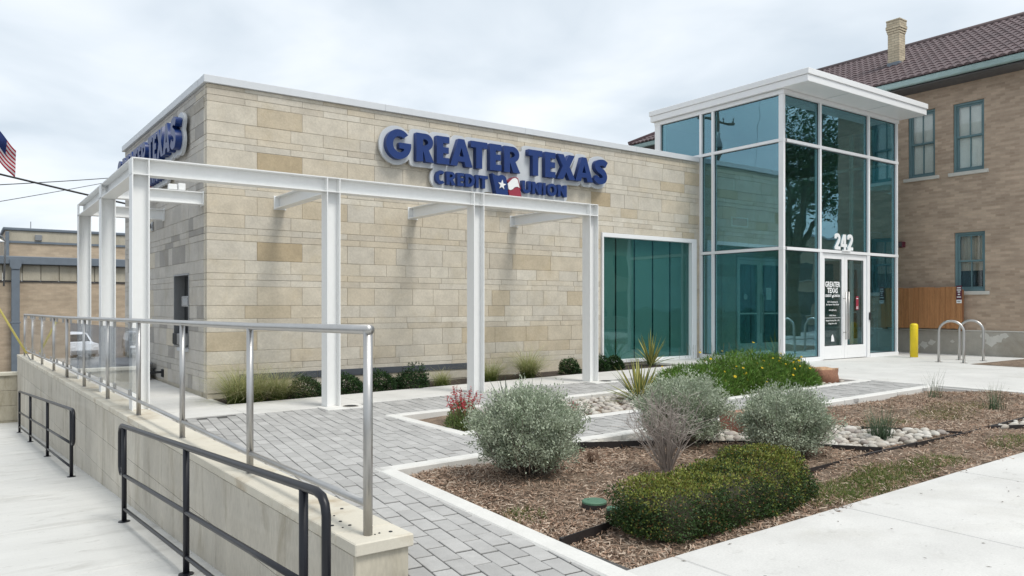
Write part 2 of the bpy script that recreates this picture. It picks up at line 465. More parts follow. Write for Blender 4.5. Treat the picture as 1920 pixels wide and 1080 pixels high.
# ---- planting strip under the facade
ps = G().box(3.02, 14.2, 11.05, 12.25, -.25, -.035); ps.xform(lambda x, y, z: (x, y, gz(x) + z))
tag(ps.obj('foundation_bed', M['soil_dark']), kind='structure')

# ---- paver walkway: rotated stretcher bond, pieces trimmed by the kerbs lying over them
pv = empty('paver_walkway', (3.4, 7, 0), kind='structure')
def kerbA(y): return 2.70 + (y - 2.95) / (6.02 - 2.95) * .156          # outer line of the main planter's left kerb
def in_pave(x, y):
    if not 2.9 < y < 10.0: return False
    if x < wallx(y, .16) or x > 12.5: return False
    if y < 5.97: return x < kerbA(y) + .07
    if y < 7.01: return True
    if y < 8.68: return x < 4.37
    return True
g_ = G().box(1.6, 2.9, 2.9, 6.1, -.3, -.007).box(1.6, 12.5, 6.1, 7.02, -.3, -.007).box(1.6, 4.36, 7.02, 10.1, -.3, -.007).box(4.36, 12.5, 8.62, 10.05, -.3, -.007)
g_.xform(lambda x, y, z: (x, y, gz(x) + z)); g_.obj('joint_bed', M['bed_joint'], pv)
PW, PL, PA = .118, .245, R(7.2)
ca, sa = math.cos(PA), math.sin(PA)
cells = []
for i in range(-60, 120):
    off = (PL / 2 if i % 2 else 0) + random.uniform(-.02, .02)
    for j in range(-44, 44):
        u, v = i * PW, j * PL + off
        x, y = 4 + u * ca + v * sa, 6.5 - u * sa + v * ca
        if in_pave(x, y): cells.append((x, y, i, j))
cells.sort(key=lambda c: c[0] ** 2 + c[1] ** 2 - (30 if c[1] < 6 else 0))
def paver_col():
    t = random.gauss(0, .020); k = random.random()
    b = .385 + t - (.032 if k < .2 else 0) + (.026 if k > .86 else 0)
    return (b * 1.015, b * .997, b * .965)
rest = G()
variants = []
def paver_geo(g_, col):
    return g_.box(-PW / 2 + .0028, PW / 2 - .0028, -PL / 2 + .0095, PL / 2 - .0095, -.05, 0., .003, col)
for k in range(14):
    o = paver_geo(G(), paver_col())
    variants.append(o)
vm = []
for n, (x, y, i, j) in enumerate(cells):
    dz = random.uniform(-.0035, .0025)
    if n < 300:
        if n < 14:
            o = variants[n].obj('paver', M['paver'], pv, org=(0, 0, 0)); vm.append(o.data)
        else:
            o = bpy.data.objects.new('paver', random.choice(vm)); C.objects.link(o); o.parent = pv
        o.location = Vector((x, y, gz(x) + dz)) - WL[pv]
        o.rotation_euler = (random.uniform(-.006, .006), .0145 * -1 + random.uniform(-.006, .006), -PA + random.uniform(-.004, .004))
    else:
        s0 = len(rest.v); paver_geo(rest, paver_col())
        rest.xform(lambda a, b, c: (x + a * ca + b * sa, y - a * sa + b * ca, gz(x) + dz + c), s0)
rest.obj('far_pavers', M['paver'], pv, kind='stuff')

# ---- planter kerbs (flush with the pavers) and beds
def kerb(name, parent, x0, y0, x1, y1, w):
    """a straight kerb: the outer line from p0 to p1, width w to its left"""
    d = Vector((x1 - x0, y1 - y0)); L = d.length; d /= L; n = Vector((-d.y, d.x))
    k = max(1, round(L / 1.5)); 
    for i in range(k):
        a, b = L * i / k, L * (i + 1) / k
        g_ = G().box(a + .002, b - .002, 0, w, -.30, .009, .012)
        g_.xform(lambda u, v, z: (x0 + d.x * u + n.x * v, y0 + d.y * u + n.y * v, gz(x0 + d.x * u + n.x * v) + z))
        g_.obj(name, M['kerb'], parent)
pa = empty('main_planter', (7, 4.5, .05), kind='structure')
kerb('kerb_stone', pa, 2.855, 6.02, 2.69, 2.78, .15)
kerb('kerb_stone', pa, 12.62, 6.02, 2.855, 6.02, .15)
kerb('kerb_stone', pa, 12.62, 2.95, 12.62, 5.87, .15)
pb = empty('rock_planter', (8.3, 7.8, .07), kind='structure')
kerb('kerb_stone', pb, 4.30, 8.74, 4.30, 6.95, .14)
kerb('kerb_stone', pb, 4.44, 6.95, 12.45, 6.95, .14)
kerb('kerb_stone', pb, 12.45, 8.74, 4.44, 8.74, .14)
kerb('kerb_stone', pb, 12.45, 7.09, 12.45, 8.60, .14)
def bed_z(x, y):
    """mulch surface: a little below the kerbs, slightly mounded"""
    e = min(max((5.9 - y) / .9, 0), 1) * min(max((x - 2.85) / .8, 0), 1)
    return gz(x) - .075 + .05 * e + .012 * math.sin(3.1 * x + 1.7 * y) + .010 * math.sin(7.3 * x - 5.1 * y)
def sheet(name, x0, x1, y0, y1, fz, mat, parent, n=(60, 24)):
    V = [(x0 + (x1 - x0) * i / n[0], y0 + (y1 - y0) * j / n[1]) for j in range(n[1] + 1) for i in range(n[0] + 1)]
    V = [(x, y, fz(x, y)) for x, y in V]; s_ = n[0] + 1
    F = [(j * s_ + i, j * s_ + i + 1, (j + 1) * s_ + i + 1, (j + 1) * s_ + i) for j in range(n[1]) for i in range(n[0])]
    return G().add(V, F).obj(name, mat, parent, smooth=True)
sheet('mulch_soil', 2.72, 12.55, 2.90, 5.95, bed_z, M['soil'], pa, (120, 40))
sheet('bed_soil', 4.35, 12.4, 7.0, 8.7, lambda x, y: gz(x) - .07 + .01 * math.sin(5 * x + 3 * y), M['soil'], pb, (80, 20))
# far right bed beside the brick building
fb = tag(sheet('side_bed', 17.2, 20.4, 4.2, 7.45, lambda x, y: .16 + .05 * min(1, max(0, (x - 17.2 - max(0, (7.2 - y)) * 0) / .7)) * min(1, max(0, (7.45 - y) / .3)) + .012, M['soil'], None, (20, 20)), kind='structure')

# ================================================================== RETAINING WALL
rw = empty('retaining_wall', (wallx(12), 12, -1), 'long pale limestone retaining wall with flat cap stones beside the lower walk', 'wall')
def wcap(y): return .205 - .0053 * (y - 3.6)
core = G().box(-.135, .135, 3.62, 24.2, -2.4, -.09); core.xform(lambda u, y, z: (wallx(y, .03 + u), y, z + (wcap(y) if z > -1 else 0)))
core.obj('wall_core', M['mortar'], rw)
cy = [3.56, 3.80, 4.76, 5.75, 6.95, 8.2, 9.55, 10.75, 11.9, 13.2, 14.5, 15.7, 17.0, 18.3, 19.6, 20.9, 22.2, 24.3]
for k, (a, b) in enumerate(zip(cy[:-1], cy[1:])):
    t = random.uniform(-.02, .02)
    g_ = G().box(-.165, .165, a + .002, b - .002, -.066, 0, .006, (.60 + t, .56 + t, .47 + t))
    g_.xform(lambda u, y, z: (wallx(y, .04 + u), y, wcap(y) + z)).obj('cap_stone', M['cap'], rw)
# face blocks: courses 0.40 high, staggered
zt = lambda y, c: wcap(y) - .068 - c * .40
for c in range(5):
    y = 3.60
    first = True
    while y < 24.2:
        L = (.6 if c % 2 else .95) if first else random.choice((.8, 1.0, 1.2)); first = False
        b = min(y + L, 24.25)
        if zt(y, c) < rz(y) - .35: y = b; continue
        t = random.uniform(-.025, .02)
        g_ = G().box(-.155 + random.uniform(0, .002), -.12, y + .0018, b - .0018, -.40 + .0018, -.0018, .003, (.535 + t, .497 + t, .425 + t))
        g_.xform(lambda u, yy, z: (wallx(yy, .035 + u), yy, zt(yy, c) + z)).obj('wall_block', M['wallstone'], rw)
        y = b
for c in range(2):
    t = random.uniform(-.02, .02)
    g_ = G().box(-.153, .145, 3.585, 3.622, -.40 + .0018, -.0018, .003, (.53 + t, .485 + t, .39 + t))
    g_.xform(lambda u, yy, z: (wallx(yy, .04 + u), yy, zt(yy, c) + z)).obj('wall_block', M['wallstone'], rw)
dr = G()
for (yy, u, s_) in ((3.66, .08, .012), (3.67, .02, .007), (3.66, -.01, .005), (4.25, .07, .012), (4.0, -.05, .011), (4.02, -.11, .009), (3.95, -.12, .012), (4.13, -.03, .007), (3.9, -.04, .011), (3.88, -.09, .006)):
    dr.lathe(wallx(yy, .04 + u), yy, [(s_, wcap(yy) + .0005), (s_ * .8, wcap(yy) + .004), (.001, wcap(yy) + .005)], 6)
tag(dr.obj('dark_droppings', M['dark']), 'scatter of small dark specks on the near end of the wall cap', 'debris', kind='stuff')
# low cross wall closing the lower walk
cw = empty('cross_wall', (-1, 24.4, rz(24)), 'low beige block wall with pale coping at the far end of the lower walk', 'wall')
for c in range(4):
    x = 1.35
    while x > -6:
        L = random.choice((.8, 1.1, 1.3)); t = random.uniform(-.02, .02)
        G().box(max(x - L, -6) + .003, x - .003, 24.25, 24.5, -2.05 + c * .4, -2.05 + c * .4 + .394, .006, (.40 + t, .365 + t, .285 + t)).obj('wall_block', M['wallstone'], cw); x -= L
for k in range(4): G().box(-6 + k * 1.83, -4.175 + k * 1.83, 24.2, 24.56, -.455, -.37, .008, (.56, .53, .44)).obj('cap_stone', M['cap'], cw)

# ================================================================== RAILS
sr = empty('stainless_guardrail', (wallx(10), 10, .2), 'brushed stainless steel guardrail with clear glass panels on the wall cap', 'railing')
PY = [3.68, 5.57, 7.48, 9.40, 11.36, 13.4, 15.39, 17.29, 19.41, 21.5, 23.6]
def top(y): return np.interp(y, [3.68, 5.57, 9.4, 15.4, 23.6], [1.275, 1.252, 1.23, 1.188, 1.163])
def low(y): return np.interp(y, [3.68, 5.57, 9.4, 15.4, 23.6], [.366, .338, .331, .312, .25])
for k, y in enumerate(PY):
    r_ = .0245
    zt_ = top(y) - (.0 if k else .004)
    p = G().tube([(wallx(y), y, wcap(y) - .01), (wallx(y), y, zt_)], r_, 14).obj('post', M['stainless'], sr, smooth=True)
    if k: G().lathe(wallx(y), y, [(.03, wcap(y)), (.03, wcap(y) + .004)], 14).obj('foot_ring', M['stainless'], p)
pts = [(wallx(y), y, top(y)) for y in np.linspace(3.655, 23.63, 22)]
G().tube(pts, .0255, 14).obj('top_rail', M['stainless'], sr, smooth=True)
for a, b in zip(PY[:-1], PY[1:]):
    q = [(wallx(y), y, low(y)) for y in (a + .02, b - .02)]
    G().tube(q, .0195, 12).obj('lower_rail', M['stainless'], sr, smooth=True)
for k in range(3, 10):
    a, b = PY[k], PY[k + 1]
    pn = G().box(-.006, .006, a + .07, b - .07, 0, 1)
    pn.xform(lambda u, y, z: (wallx(y, u), y, (low(y) + .07) * (1 - z) + (top(y) - .085) * z))
    po = pn.obj('glass_panel', M['rail_glass'], sr)
    for y in (a + .5, b - .5):
        for zf in (lambda y: low(y) + .055, lambda y: top(y) - .06):
            z = zf(y)
            G().box(wallx(y) - .016, wallx(y) + .016, y - .022, y + .022, z - .036, z + .036, .004).obj('clamp', M['stainless'], po)
def black_rail(posts, y_far, y_near, far_loop, label, htop):
    br = empty('black_handrail', (wallx(np.mean(posts), -.33), np.mean(posts), rz(np.mean(posts))), label, 'handrail', 'black handrails along the lower walk')
    f = lambda y, h: (wallx(y, -.33), y, rz(y) + h)
    H, Mh, Lh = htop, .46, .13
    if far_loop == 'far':
        loop = [f(y_far - .04, Mh), f(y_far + .0, Mh + .02), f(y_far + .03, Mh + .07), f(y_far + .03, H - .07), f(y_far, H - .02), f(y_far - .06, H)]
        rail = loop + [f(y, H) for y in np.linspace(y_far - .3, y_near + .12, 6)] + [f(y_near + .05, H - .015), f(y_near + .015, H - .05), f(y_near, H - .1), f(y_near, Mh + .07), f(y_near + .03, Mh + .02), f(y_near + .08, Mh)]
    else:
        rail = [f(y_far, H)] + [f(y, H) for y in np.linspace(y_far - .5, y_near + .14, 6)] + [f(y_near + .06, H - .012), f(y_near + .015, H - .045), f(y_near, H - .1), f(y_near, Mh + .08), f(y_near + .02, Mh + .03), f(y_near + .08, Mh)]
    G().tube(rail, .0225, 12).obj('top_rail', M['black_paint'], br, smooth=True)
    e0, e1 = (y_near + .05, y_far - .02)
    G().tube([f(y, Mh) for y in np.linspace(e0, e1, 6)], .0185, 10).obj('middle_rail', M['black_paint'], br, smooth=True)
    G().tube([f(y, Lh) for y in np.linspace(min(posts), max(posts), 6)], .0165, 10).obj('lower_rail', M['black_paint'], br, smooth=True)
    for y in posts:
        p = G().tube([f(y, 0), f(y, H - .01)], .0235, 12).obj('post', M['black_paint'], br, smooth=True)
        x0, _, z0 = f(y, .002)
        G().lathe(x0, y, [(.055, z0), (.055, z0 + .006), (.03, z0 + .012)], 14).obj('foot_plate', M['black_paint'], p)
    return br
black_rail([20.57, 18.0, 15.0, 12.1], 20.57, 11.88, 'none', 'black pipe handrail farther down the lower walk', .93)
black_rail([8.35, 5.99, 3.72], 8.52, 3.44, 'far', 'black pipe handrail nearest the camera along the lower walk', .94)

# ================================================================== MAIN BUILDING
YF = 12.2                                   # facade plane
XL0 = 3.02                                  # left corner
def lx(y): return XL0 - .0169 * (y - YF)    # left side wall runs a degree off square
ZT = 4.80                                   # underside of the coping
bank = empty('bank_building', (8, 15, 0), 'low flat-roofed building clad in cream limestone with grey coping', 'building')
XW0, XW1, ZW0, ZW1 = 11.10, 14.10, .155, 2.965     # big window
# wall core with the window opening and the deposit-machine recess left open
g_ = G()
g_.box(3.035, XW0, YF + .008, YF + .3, -.4, ZT); g_.box(XW1, 18.95, YF + .008, YF + .3, -.4, 0.165)
g_.box(XW0, XW1, YF + .008, YF + .3, -.4, ZW0); g_.box(XW0, XW1, YF + .008, YF + .3, ZW1, ZT)
g_.box(XW1, 15.62, YF + .008, YF + .3, .165, ZT); g_.box(15.62, 17.55, YF + .008, YF + .3, 2.62, ZT); g_.box(17.55, 18.95, YF + .008, YF + .3, .165, ZT)
g_.obj('front_wall', M['mortar'], bank)
g_ = G()
for a, b, z0, z1 in ((YF + .3, 13.22, -1.2, ZT), (14.22, 18.75, -1.2, ZT), (13.22, 14.22, -1.2, .70), (13.22, 14.22, 1.93, ZT)):
    s0 = len(g_.v); g_.box(.008, .3, a, b, z0, z1); g_.xform(lambda u, y, z: (lx(y) + u, y, z), s0)
g_.obj('side_wall', M['mortar'], bank)
G().box(3.1, 18.9, 18.4, 18.7, -1.5, ZT).box(18.7, 18.95, 12.6, 18.4, -1, ZT).obj('rear_wall', M['stucco'], bank)
G().box(3.0, 18.9, 12.3, 18.6, 4.45, 4.6).obj('roof', M['stucco'], bank)
# ---- limestone cladding, ashlar pattern: one tall, one medium, two thin courses
SC = {'cream': (.575, .522, .43), 'grey': (.555, .512, .435), 'warm': (.56, .495, .39), 'tan': (.51, .435, .32), 'brown': (.435, .35, .23), 'pale': (.605, .56, .475), 'shade': (.52, .468, .385),
      'lg': (.53, .50, .455), 'lg2': (.49, .465, .425), 'dg': (.36, .34, .315), 'ivory': (.63, .58, .485)}
def jit(c, s=.010):
    t = random.gauss(0, s); return tuple(max(.02, v + t) for v in c)
stones = []          # (kind, u0, u1, z0, z1, col)
courses = []
z = 1.40
k = 0
seqs = [('M', .207), ('t', .101), ('T', .104), ('B', .297)]   # downwards from a tall course's bed
zz_ = 1.40 + 5 * .709
while zz_ > -.6:
    for c, h in seqs:
        courses.append((c, zz_ - h, zz_)); zz_ -= h
marks = {(500, 0): 1}
def pick_front(c, u, zc):
    r = random.random()
    if c == 'B': tab = (('cream', .34), ('grey', .33), ('warm', .19), ('shade', .08), ('tan', .05), ('brown', .01))
    elif c == 'M': tab = (('cream', .32), ('grey', .22), ('warm', .20), ('pale', .14), ('tan', .06), ('shade', .06))
    else: tab = (('cream', .34), ('grey', .24), ('pale', .14), ('warm', .12), ('shade', .16))
    for n_, p in tab:
        if r < p: return jit(SC[n_])
        r -= p
    return jit(SC['cream'])
forced = [  # u from the corner, z, colour: the odd stones one can pick out in the photograph
    (1.1, 4.35, 'tan'), (1.1, 3.64, 'brown'), (1.1, 2.22, 'brown'), (.9, 1.3, 'tan'), (.35, .85, 'tan'), (.35, 2.97, 'warm'), (4.6, .85, 'tan'), (4.1, 1.3, 'shade'),
    (9.0, 2.2, 'brown'), (9.0, 1.5, 'tan'), (6.3, 2.2, 'tan'), (7.6, 2.2, 'warm'), (7.2, 1.5, 'tan'), (6.6, .85, 'tan'), (7.7, .85, 'warm'), (3.2, 2.9, 'warm'), (3.9, 2.9, 'warm'), (2.95, 2.2, 'warm'), (6.4, .57, 'tan')]
for c, z0, z1 in courses:
    if z0 > ZT: continue
    z1c = min(z1, ZT)
    lim = .05
    if z1c < lim: continue
    z0c = max(z0, lim)
    u = 0.; n = 0
    Ls = [.765, .735, .79, .50] if c in 'Bt' else [.575, .735, .55, .66]
    while u < 15.9:
        L = Ls[n] if n < 4 else random.choice((.42, .55, .62, .75, .95) if c in 'Bt' else (.38, .5, .58, .68, .8))
        if c in 'tT' and n >= 4: L *= 1.15
        n += 1
        a, b = u, min(u + L, 15.92); u = b
        if 15.92 - b < .2: b = u = 15.92
        X0, X1 = XL0 + a, XL0 + b
        pieces = [(X0, X1, z0c, z1c)]
        for (o0, o1, oz0, oz1) in ((XW0 - .01, XW1 + .01, ZW0 - .02, ZW1 + .01), (15.6, 17.57, -1, 2.64)):
            nxt = []
            for (p0, p1, q0, q1) in pieces:
                if p1 <= o0 or p0 >= o1 or q1 <= oz0 or q0 >= oz1: nxt.append((p0, p1, q0, q1)); continue
                if p0 < o0 - .03: nxt.append((p0, o0, q0, q1))
                if p1 > o1 + .03: nxt.append((o1, p1, q0, q1))
                if q1 > oz1 + .02: nxt.append((max(p0, o0), min(p1, o1), max(q0, oz1), q1))
                if q0 < oz0 - .02: nxt.append((max(p0, o0), min(p1, o1), q0, min(q1, oz0)))
            pieces = nxt
        col = pick_front(c, a, z0)
        for fu, fz, fc in forced:
            if a <= fu < b and z0 <= fz < z1: col = jit(SC[fc], .01)
        for (p0, p1, q0, q1) in pieces:
            if q1 <= gz(p0) - .02 or p1 - p0 < .02 or q1 - q0 < .015: continue
            stones.append(('F', p0, p1, q0, q1, col))
    # left side wall: a cream quoin at the corner, then greyer stone
    u = .0; n = 0
    while u < 6.5:
        L = (.16 if c in 'Bt' else .16) if n == 0 else random.choice((.28, .4, .5, .62) if c in 'BM' else (.3, .45, .6)); n += 1
        a, b = u, min(u + L, 6.5); u = b
        r = random.random()
        col = jit(SC['ivory'] if n == 1 else SC['lg'] if r < .55 else SC['lg2'] if r < .8 else SC['dg'] if r < .93 else SC['cream'], .012)
        Y0, Y1 = YF + a, YF + b
        pieces = [(Y0, Y1, z0c, z1c)]
        o0, o1, oz0, oz1 = 13.22, 14.22, .70, 1.93
        p0, p1, q0, q1 = pieces[0]
        if not (p1 <= o0 or p0 >= o1 or q1 <= oz0 or q0 >= oz1):
            pieces = []
            if p0 < o0 - .03: pieces.append((p0, o0, q0, q1))
            if p1 > o1 + .03: pieces.append((o1, p1, q0, q1))
            if q1 > oz1 + .02: pieces.append((max(p0, o0), min(p1, o1), max(q0, oz1), q1))
            if q0 < oz0 - .02: pieces.append((max(p0, o0), min(p1, o1), q0, min(q1, oz0)))
        for p0, p1, q0, q1 in pieces:
            if p1 - p0 > .02 and q1 - q0 > .015: stones.append(('L', p0, p1, q0, q1, col))
CAMV = Vector((.583, .8125))
def vis(s_):
    k_, a, b, q0, q1, c_ = s_
    if k_ == 'F':
        d = CAMV.dot(Vector(((a + b) / 2, YF))); f = .8125
        if a > 14.2: return 0
    else: d = CAMV.dot(Vector((3, (a + b) / 2))); f = .35
    return (b - a) * (q1 - q0) * f / d ** 2
stones.sort(key=vis, reverse=True)
rest = G()
J = .0022
def stone_geo(g_, s_):
    k_, a, b, q0, q1, col = s_
    d = random.uniform(0, .004)
    s0 = len(g_.v)
    if k_ == 'F': g_.box(a + J, b - J, YF - d, YF + .06, q0 + J, q1 - J, .004, col)
    else:
        g_.box(-d, .06, a + J + (.062 if a == YF else 0) * 0, b - J, q0 + J, q1 - J, .004, col)
        g_.xform(lambda u, y, z: (lx(y) + u, y, z), s0)
    return g_
for n, s_ in enumerate(stones):
    if s_[0] == 'L' and s_[1] == YF: s_ = ('L', YF + .0635, s_[2], s_[3], s_[4], s_[5])
    if n < 300: stone_geo(G(), s_).obj('facing_stone', M['stone'], bank)
    else: stone_geo(rest, s_)
rest.obj('remaining_facing_stones', M['stone'], bank, kind='stuff')
# ---- coping, flashing, window
cp = G()
for a, b in ((2.97, 6.0), (6.0, 9.05), (9.05, 12.1), (12.1, 14.20)):
    G().box(a + (.001), b - .001, YF - .05, YF + .32, ZT + .001, ZT + .118, .004).obj('coping', M['coping'], bank)
for a, b in ((YF + .32, 15.4), (15.4, 18.8)):
    g_ = G().box(-.05, .33, a + .001, b - .001, ZT + .001, ZT + .118, .004); g_.xform(lambda u, y, z: (lx(y) + u, y, z)); g_.obj('coping', M['coping'], bank)
G().box(3.1, 18.9, 18.35, 18.8, ZT + .001, ZT + .115).obj('coping', M['coping'], bank)
for a, b in ((3.5, 4.78), (4.78, 6.35), (6.35, 8.05)):
    G().box(a + .004, b - .004, YF - .018, YF - .006, .215, .325, .002).obj('base_flashing', M['flashing'], bank)
win = empty('window', ((XW0 + XW1) / 2, YF, ZW0), parent=bank)
fw = .085
for (a, b, c, d) in ((XW0, XW1, ZW1 - .09, ZW1), (XW0, XW1, ZW0, ZW0 + .07), (XW0, XW0 + .045, ZW0 + .07, ZW1 - .09), (XW1 - .16, XW1, ZW0 + .07, ZW1 - .09)):
    G().box(a, b, YF - .045, YF + .10, c, d, .004).obj('frame', M['white_alu'], win)
wx0, wx1, wz0, wz1 = XW0 + .047, XW1 - .162, ZW0 + .072, ZW1 - .092
G().box(wx0, wx1, YF + .06, YF + .072, wz0, wz1).obj('pane', M['win_glass'], win)
edges = [wx0 - .03, 11.65, 12.22, 12.80, 13.37, wx1 + .12]
for a, b in zip(edges[:-1], edges[1:]):
    G().box(a + .022, b - .022, YF + .13, YF + .138, wz0 - .05, wz1 + .08).obj('roller_shade', M['shade'], win)
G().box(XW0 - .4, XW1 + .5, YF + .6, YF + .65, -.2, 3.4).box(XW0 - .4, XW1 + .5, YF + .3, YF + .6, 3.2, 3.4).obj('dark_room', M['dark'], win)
# ---- deposit machine in the side wall
atm = empty('deposit_machine', (3.0, 13.7, .69), 'dark recessed deposit machine with small screen in the grey side wall', 'machine')
def side(g_): return g_.xform(lambda u, y, z: (lx(y) + u, y, z))
side(G().box(.16, .22, 13.22, 14.22, .70, 1.93)).obj('back_panel', M['dark'], atm)
for (a, b, c, d) in ((13.22, 13.245, .70, 1.93), (14.195, 14.22, .70, 1.93), (13.245, 14.195, 1.905, 1.93), (13.245, 14.195, .70, .725)):
    side(G().box(-.012, .16, a, b, c, d)).obj('surround', M['grey_metal'], atm)
side(G().box(.03, .16, 13.28, 13.86, 1.38, 1.56, .01)).obj('screen_housing', M['grey_metal'], atm)
side(G().box(.024, .03, 13.42, 13.72, 1.41, 1.53)).obj('screen', M['car_glass'], atm)
side(G().box(-.06, .16, 13.26, 13.80, .74, .93, .01)).obj('keypad_shelf', M['grey_metal'], atm)
side(G().box(-.05, .16, 13.85, 14.15, .74, .93, .01)).obj('card_slot', M['dark'], atm)
side(G().box(-.06, .10, 13.26, 13.8, .64, .698, .005)).obj('sill', M['sign_white'], atm)
sc = empty('security_camera', (2.9, 16.0, 2.85), 'grey bullet security camera on the grey side wall above the walk', 'camera')
side(G().box(-.02, .0, 15.85, 16.0, 2.83, 3.0, .005)).obj('wall_plate', M['grey_metal'], sc)
side(G().box(-.32, -.04, 15.86, 15.98, 2.86, 2.97, .02)).obj('housing', M['grey_metal'], sc)
side(G().tube([(-.03, 15.92, 2.9), (-.12, 15.92, 2.9)], .02, 8)).obj('bracket', M['grey_metal'], sc)
hb = empty('wall_faucet', (2.9, 15.2, .15), 'dark hose faucet low on the grey side wall', 'faucet')
side(G().box(-.03, .0, 15.0, 15.12, .1, .24, .005)).obj('plate', M['dark'], hb)
side(G().tube([(-.02, 15.06, .19), (-.22, 15.06, .19), (-.26, 15.06, .13)], .022, 8)).obj('spout', M['dark'], hb)
side(G().tube([(-.16, 15.06, .19), (-.16, 15.06, .26)], .014, 8)).obj('valve', M['dark'], hb)
side(G().lathe(-.16, 15.06, [(.045, .255), (.045, .27)], 8)).obj('handle', M['dark'], hb)
ub = empty('utility_cabinet', (2.6, 16.6, 0), 'low grey utility cabinet on the walk beside the side wall', 'cabinet')
G().box(2.36, 2.86, 15.6, 17.4, .0, .30, .01).obj('body', M['grey_metal'], ub)
G().box(2.33, 2.89, 15.57, 17.43, .301, .335, .008).obj('lid', M['grey_metal'], ub)
wlx = G().box(7.80, 7.89, YF - .055, YF - .004, 2.62, 2.73, .015)
wlf = empty('wall_light', (7.85, YF, 2.6), 'tiny white wall light half hidden behind the third pergola post', 'light')
wlx.obj('housing', M['white_alu'], wlf); G().box(7.81, 7.88, YF - .05, YF - .008, 2.55, 2.618, .01).obj('lens', M['sign_white'], wlf)

# ================================================================== ENTRANCE TOWER
XT0, XT1, YT0, YT1 = 14.24, 18.95, 9.91, 13.62
ZB = .168
tower = empty('entrance_tower', (16.6, 11, ZB), 'tall teal glass entrance tower with white frames and overhanging white roof', 'building')
vx = [14.24, 15.62, 17.63, 18.95]; mw = .034
hz = [ZB, 2.60, 2.66, 4.92, 4.985, 5.93]
W = M['white_alu']
# verticals of the front and left side
for x in vx:
    a, b = (x - .005, x + .06) if x == 14.24 else (x - .06, x + .005) if x == 18.95 else (x - mw, x + mw)
    G().box(a, b, YT0 - .012, YT0 + .11, ZB, 5.94, .003).obj('mullion', W, tower)
for y in (11.80, 12.16):
    G().box(XT0 - .012, XT0 + .11, y - mw, y + mw, ZB, 5.94, .003).obj('mullion', W, tower)
G().box(XT0 - .015, XT0 + .2, 13.45, 13.63, 4.6, 5.94, .004).obj('corner_pier', W, tower)
for z0, z1 in ((2.60, 2.665), (4.92, 4.985)):
    G().box(XT0 + .06, XT1 + .02, YT0 - .018, YT0 + .105, z0, z1, .003).obj('transom', W, tower)
    G().box(XT0 - .018, XT0 + .105, YT0 - .018, 13.4 if z0 > 4 else 12.19, z0, z1, .003).obj('transom', W, tower)
G().box(XT0 + .06, 15.585, YT0 - .02, YT0 + .11, ZB - .01, ZB + .085, .003).obj('sill', W, tower)
G().box(17.665, XT1 + .02, YT0 - .02, YT0 + .11, ZB - .01, ZB + .085, .003).obj('sill', W, tower)
G().box(XT0 - .02, XT0 + .11, YT0 - .02, 12.19, ZB - .01, ZB + .085, .003).obj('sill', W, tower)
G().box(XT0 - .022, XT1 + .03, YT0 - .03, YT0 + .12, 5.935, 6.03, .004).obj('head_band', W, tower)
G().box(XT0 - .022, XT0 + .12, YT0 + .12, 13.64, 5.935, 6.03, .004).obj('head_band', W, tower)
def pane_front(a, b, c, d):
    G().box(a, b, YT0 + .045, YT0 + .057, c, d).obj('pane', M['glass'], tower)
    for q in ((a, a + .012, c, d), (b - .012, b, c, d), (a + .012, b - .012, c, c + .012), (a + .012, b - .012, d - .012, d)):
        G().box(q[0], q[1], YT0 + .036, YT0 + .0445, q[2], q[3]).obj('gasket', M['gasket'], tower)
def pane_left(a, b, c, d):
    G().box(XT0 + .045, XT0 + .057, a, b, c, d).obj('pane', M['glass'], tower)
    for q in ((a, a + .012, c, d), (b - .012, b, c, d), (a + .012, b - .012, c, c + .012), (a + .012, b - .012, d - .012, d)):
        G().box(XT0 + .036, XT0 + .0445, q[0], q[1], q[2], q[3]).obj('gasket', M['gasket'], tower)
cols_ = [(14.302, 15.584), (15.656, 17.594), (17.666, 18.888)]
rows_ = [(ZB + .088, 2.598), (2.667, 4.918), (4.987, 5.933)]
for i, (a, b) in enumerate(cols_):
    for j, (c, d) in enumerate(rows_):
        if i == 1 and j == 0: continue
        pane_front(a, b, c, d)
for j, (c, d) in enumerate(rows_):
    pane_left(9.99, 11.764, c, d); pane_left(11.836, 12.124, c, d)
pane_left(12.196, 13.445, 4.93, 5.933)
# right and rear sides
G().box(XT1 - .05, XT1 - .038, 10.05, 12.1, ZB + .1, 5.9).obj('pane', M['glass'], tower)
for y in (11.1, 12.12): G().box(XT1 - .1, XT1, y - .03, y + .03, ZB, 5.93, .003).obj('mullion', W, tower)
for z0 in (2.6, 4.92): G().box(XT1 - .1, XT1 + .004, 10.03, 12.15, z0, z0 + .062, .003).obj('transom', W, tower)
G().box(XT0 + .22, XT1, 13.42, 13.6, 4.93, 5.93).box(XT1 - .2, XT1, 12.2, 13.4, 4.93, 5.93).obj('rear_wall', M['interior'], tower)
G().box(XT0 + .12, XT1 - .12, YT0 + .14, 13.4, 5.86, 5.925).obj('ceiling', M['interior'], tower)
# overhanging roof in two stepped fascias
rf = G().box(14.14, 19.06, 9.25, 13.70, 6.035, 6.18, .006).obj('roof', M['white_alu'], tower)
G().box(14.115, 19.085, 9.225, 13.73, 6.182, 6.305, .006).obj('roof_edge', M['white_alu'], rf)
for x in (15.7, 17.4): G().box(x - .01, x + .01, 9.27, 9.87, 6.029, 6.0345).obj('soffit_seam', M['coping'], rf)
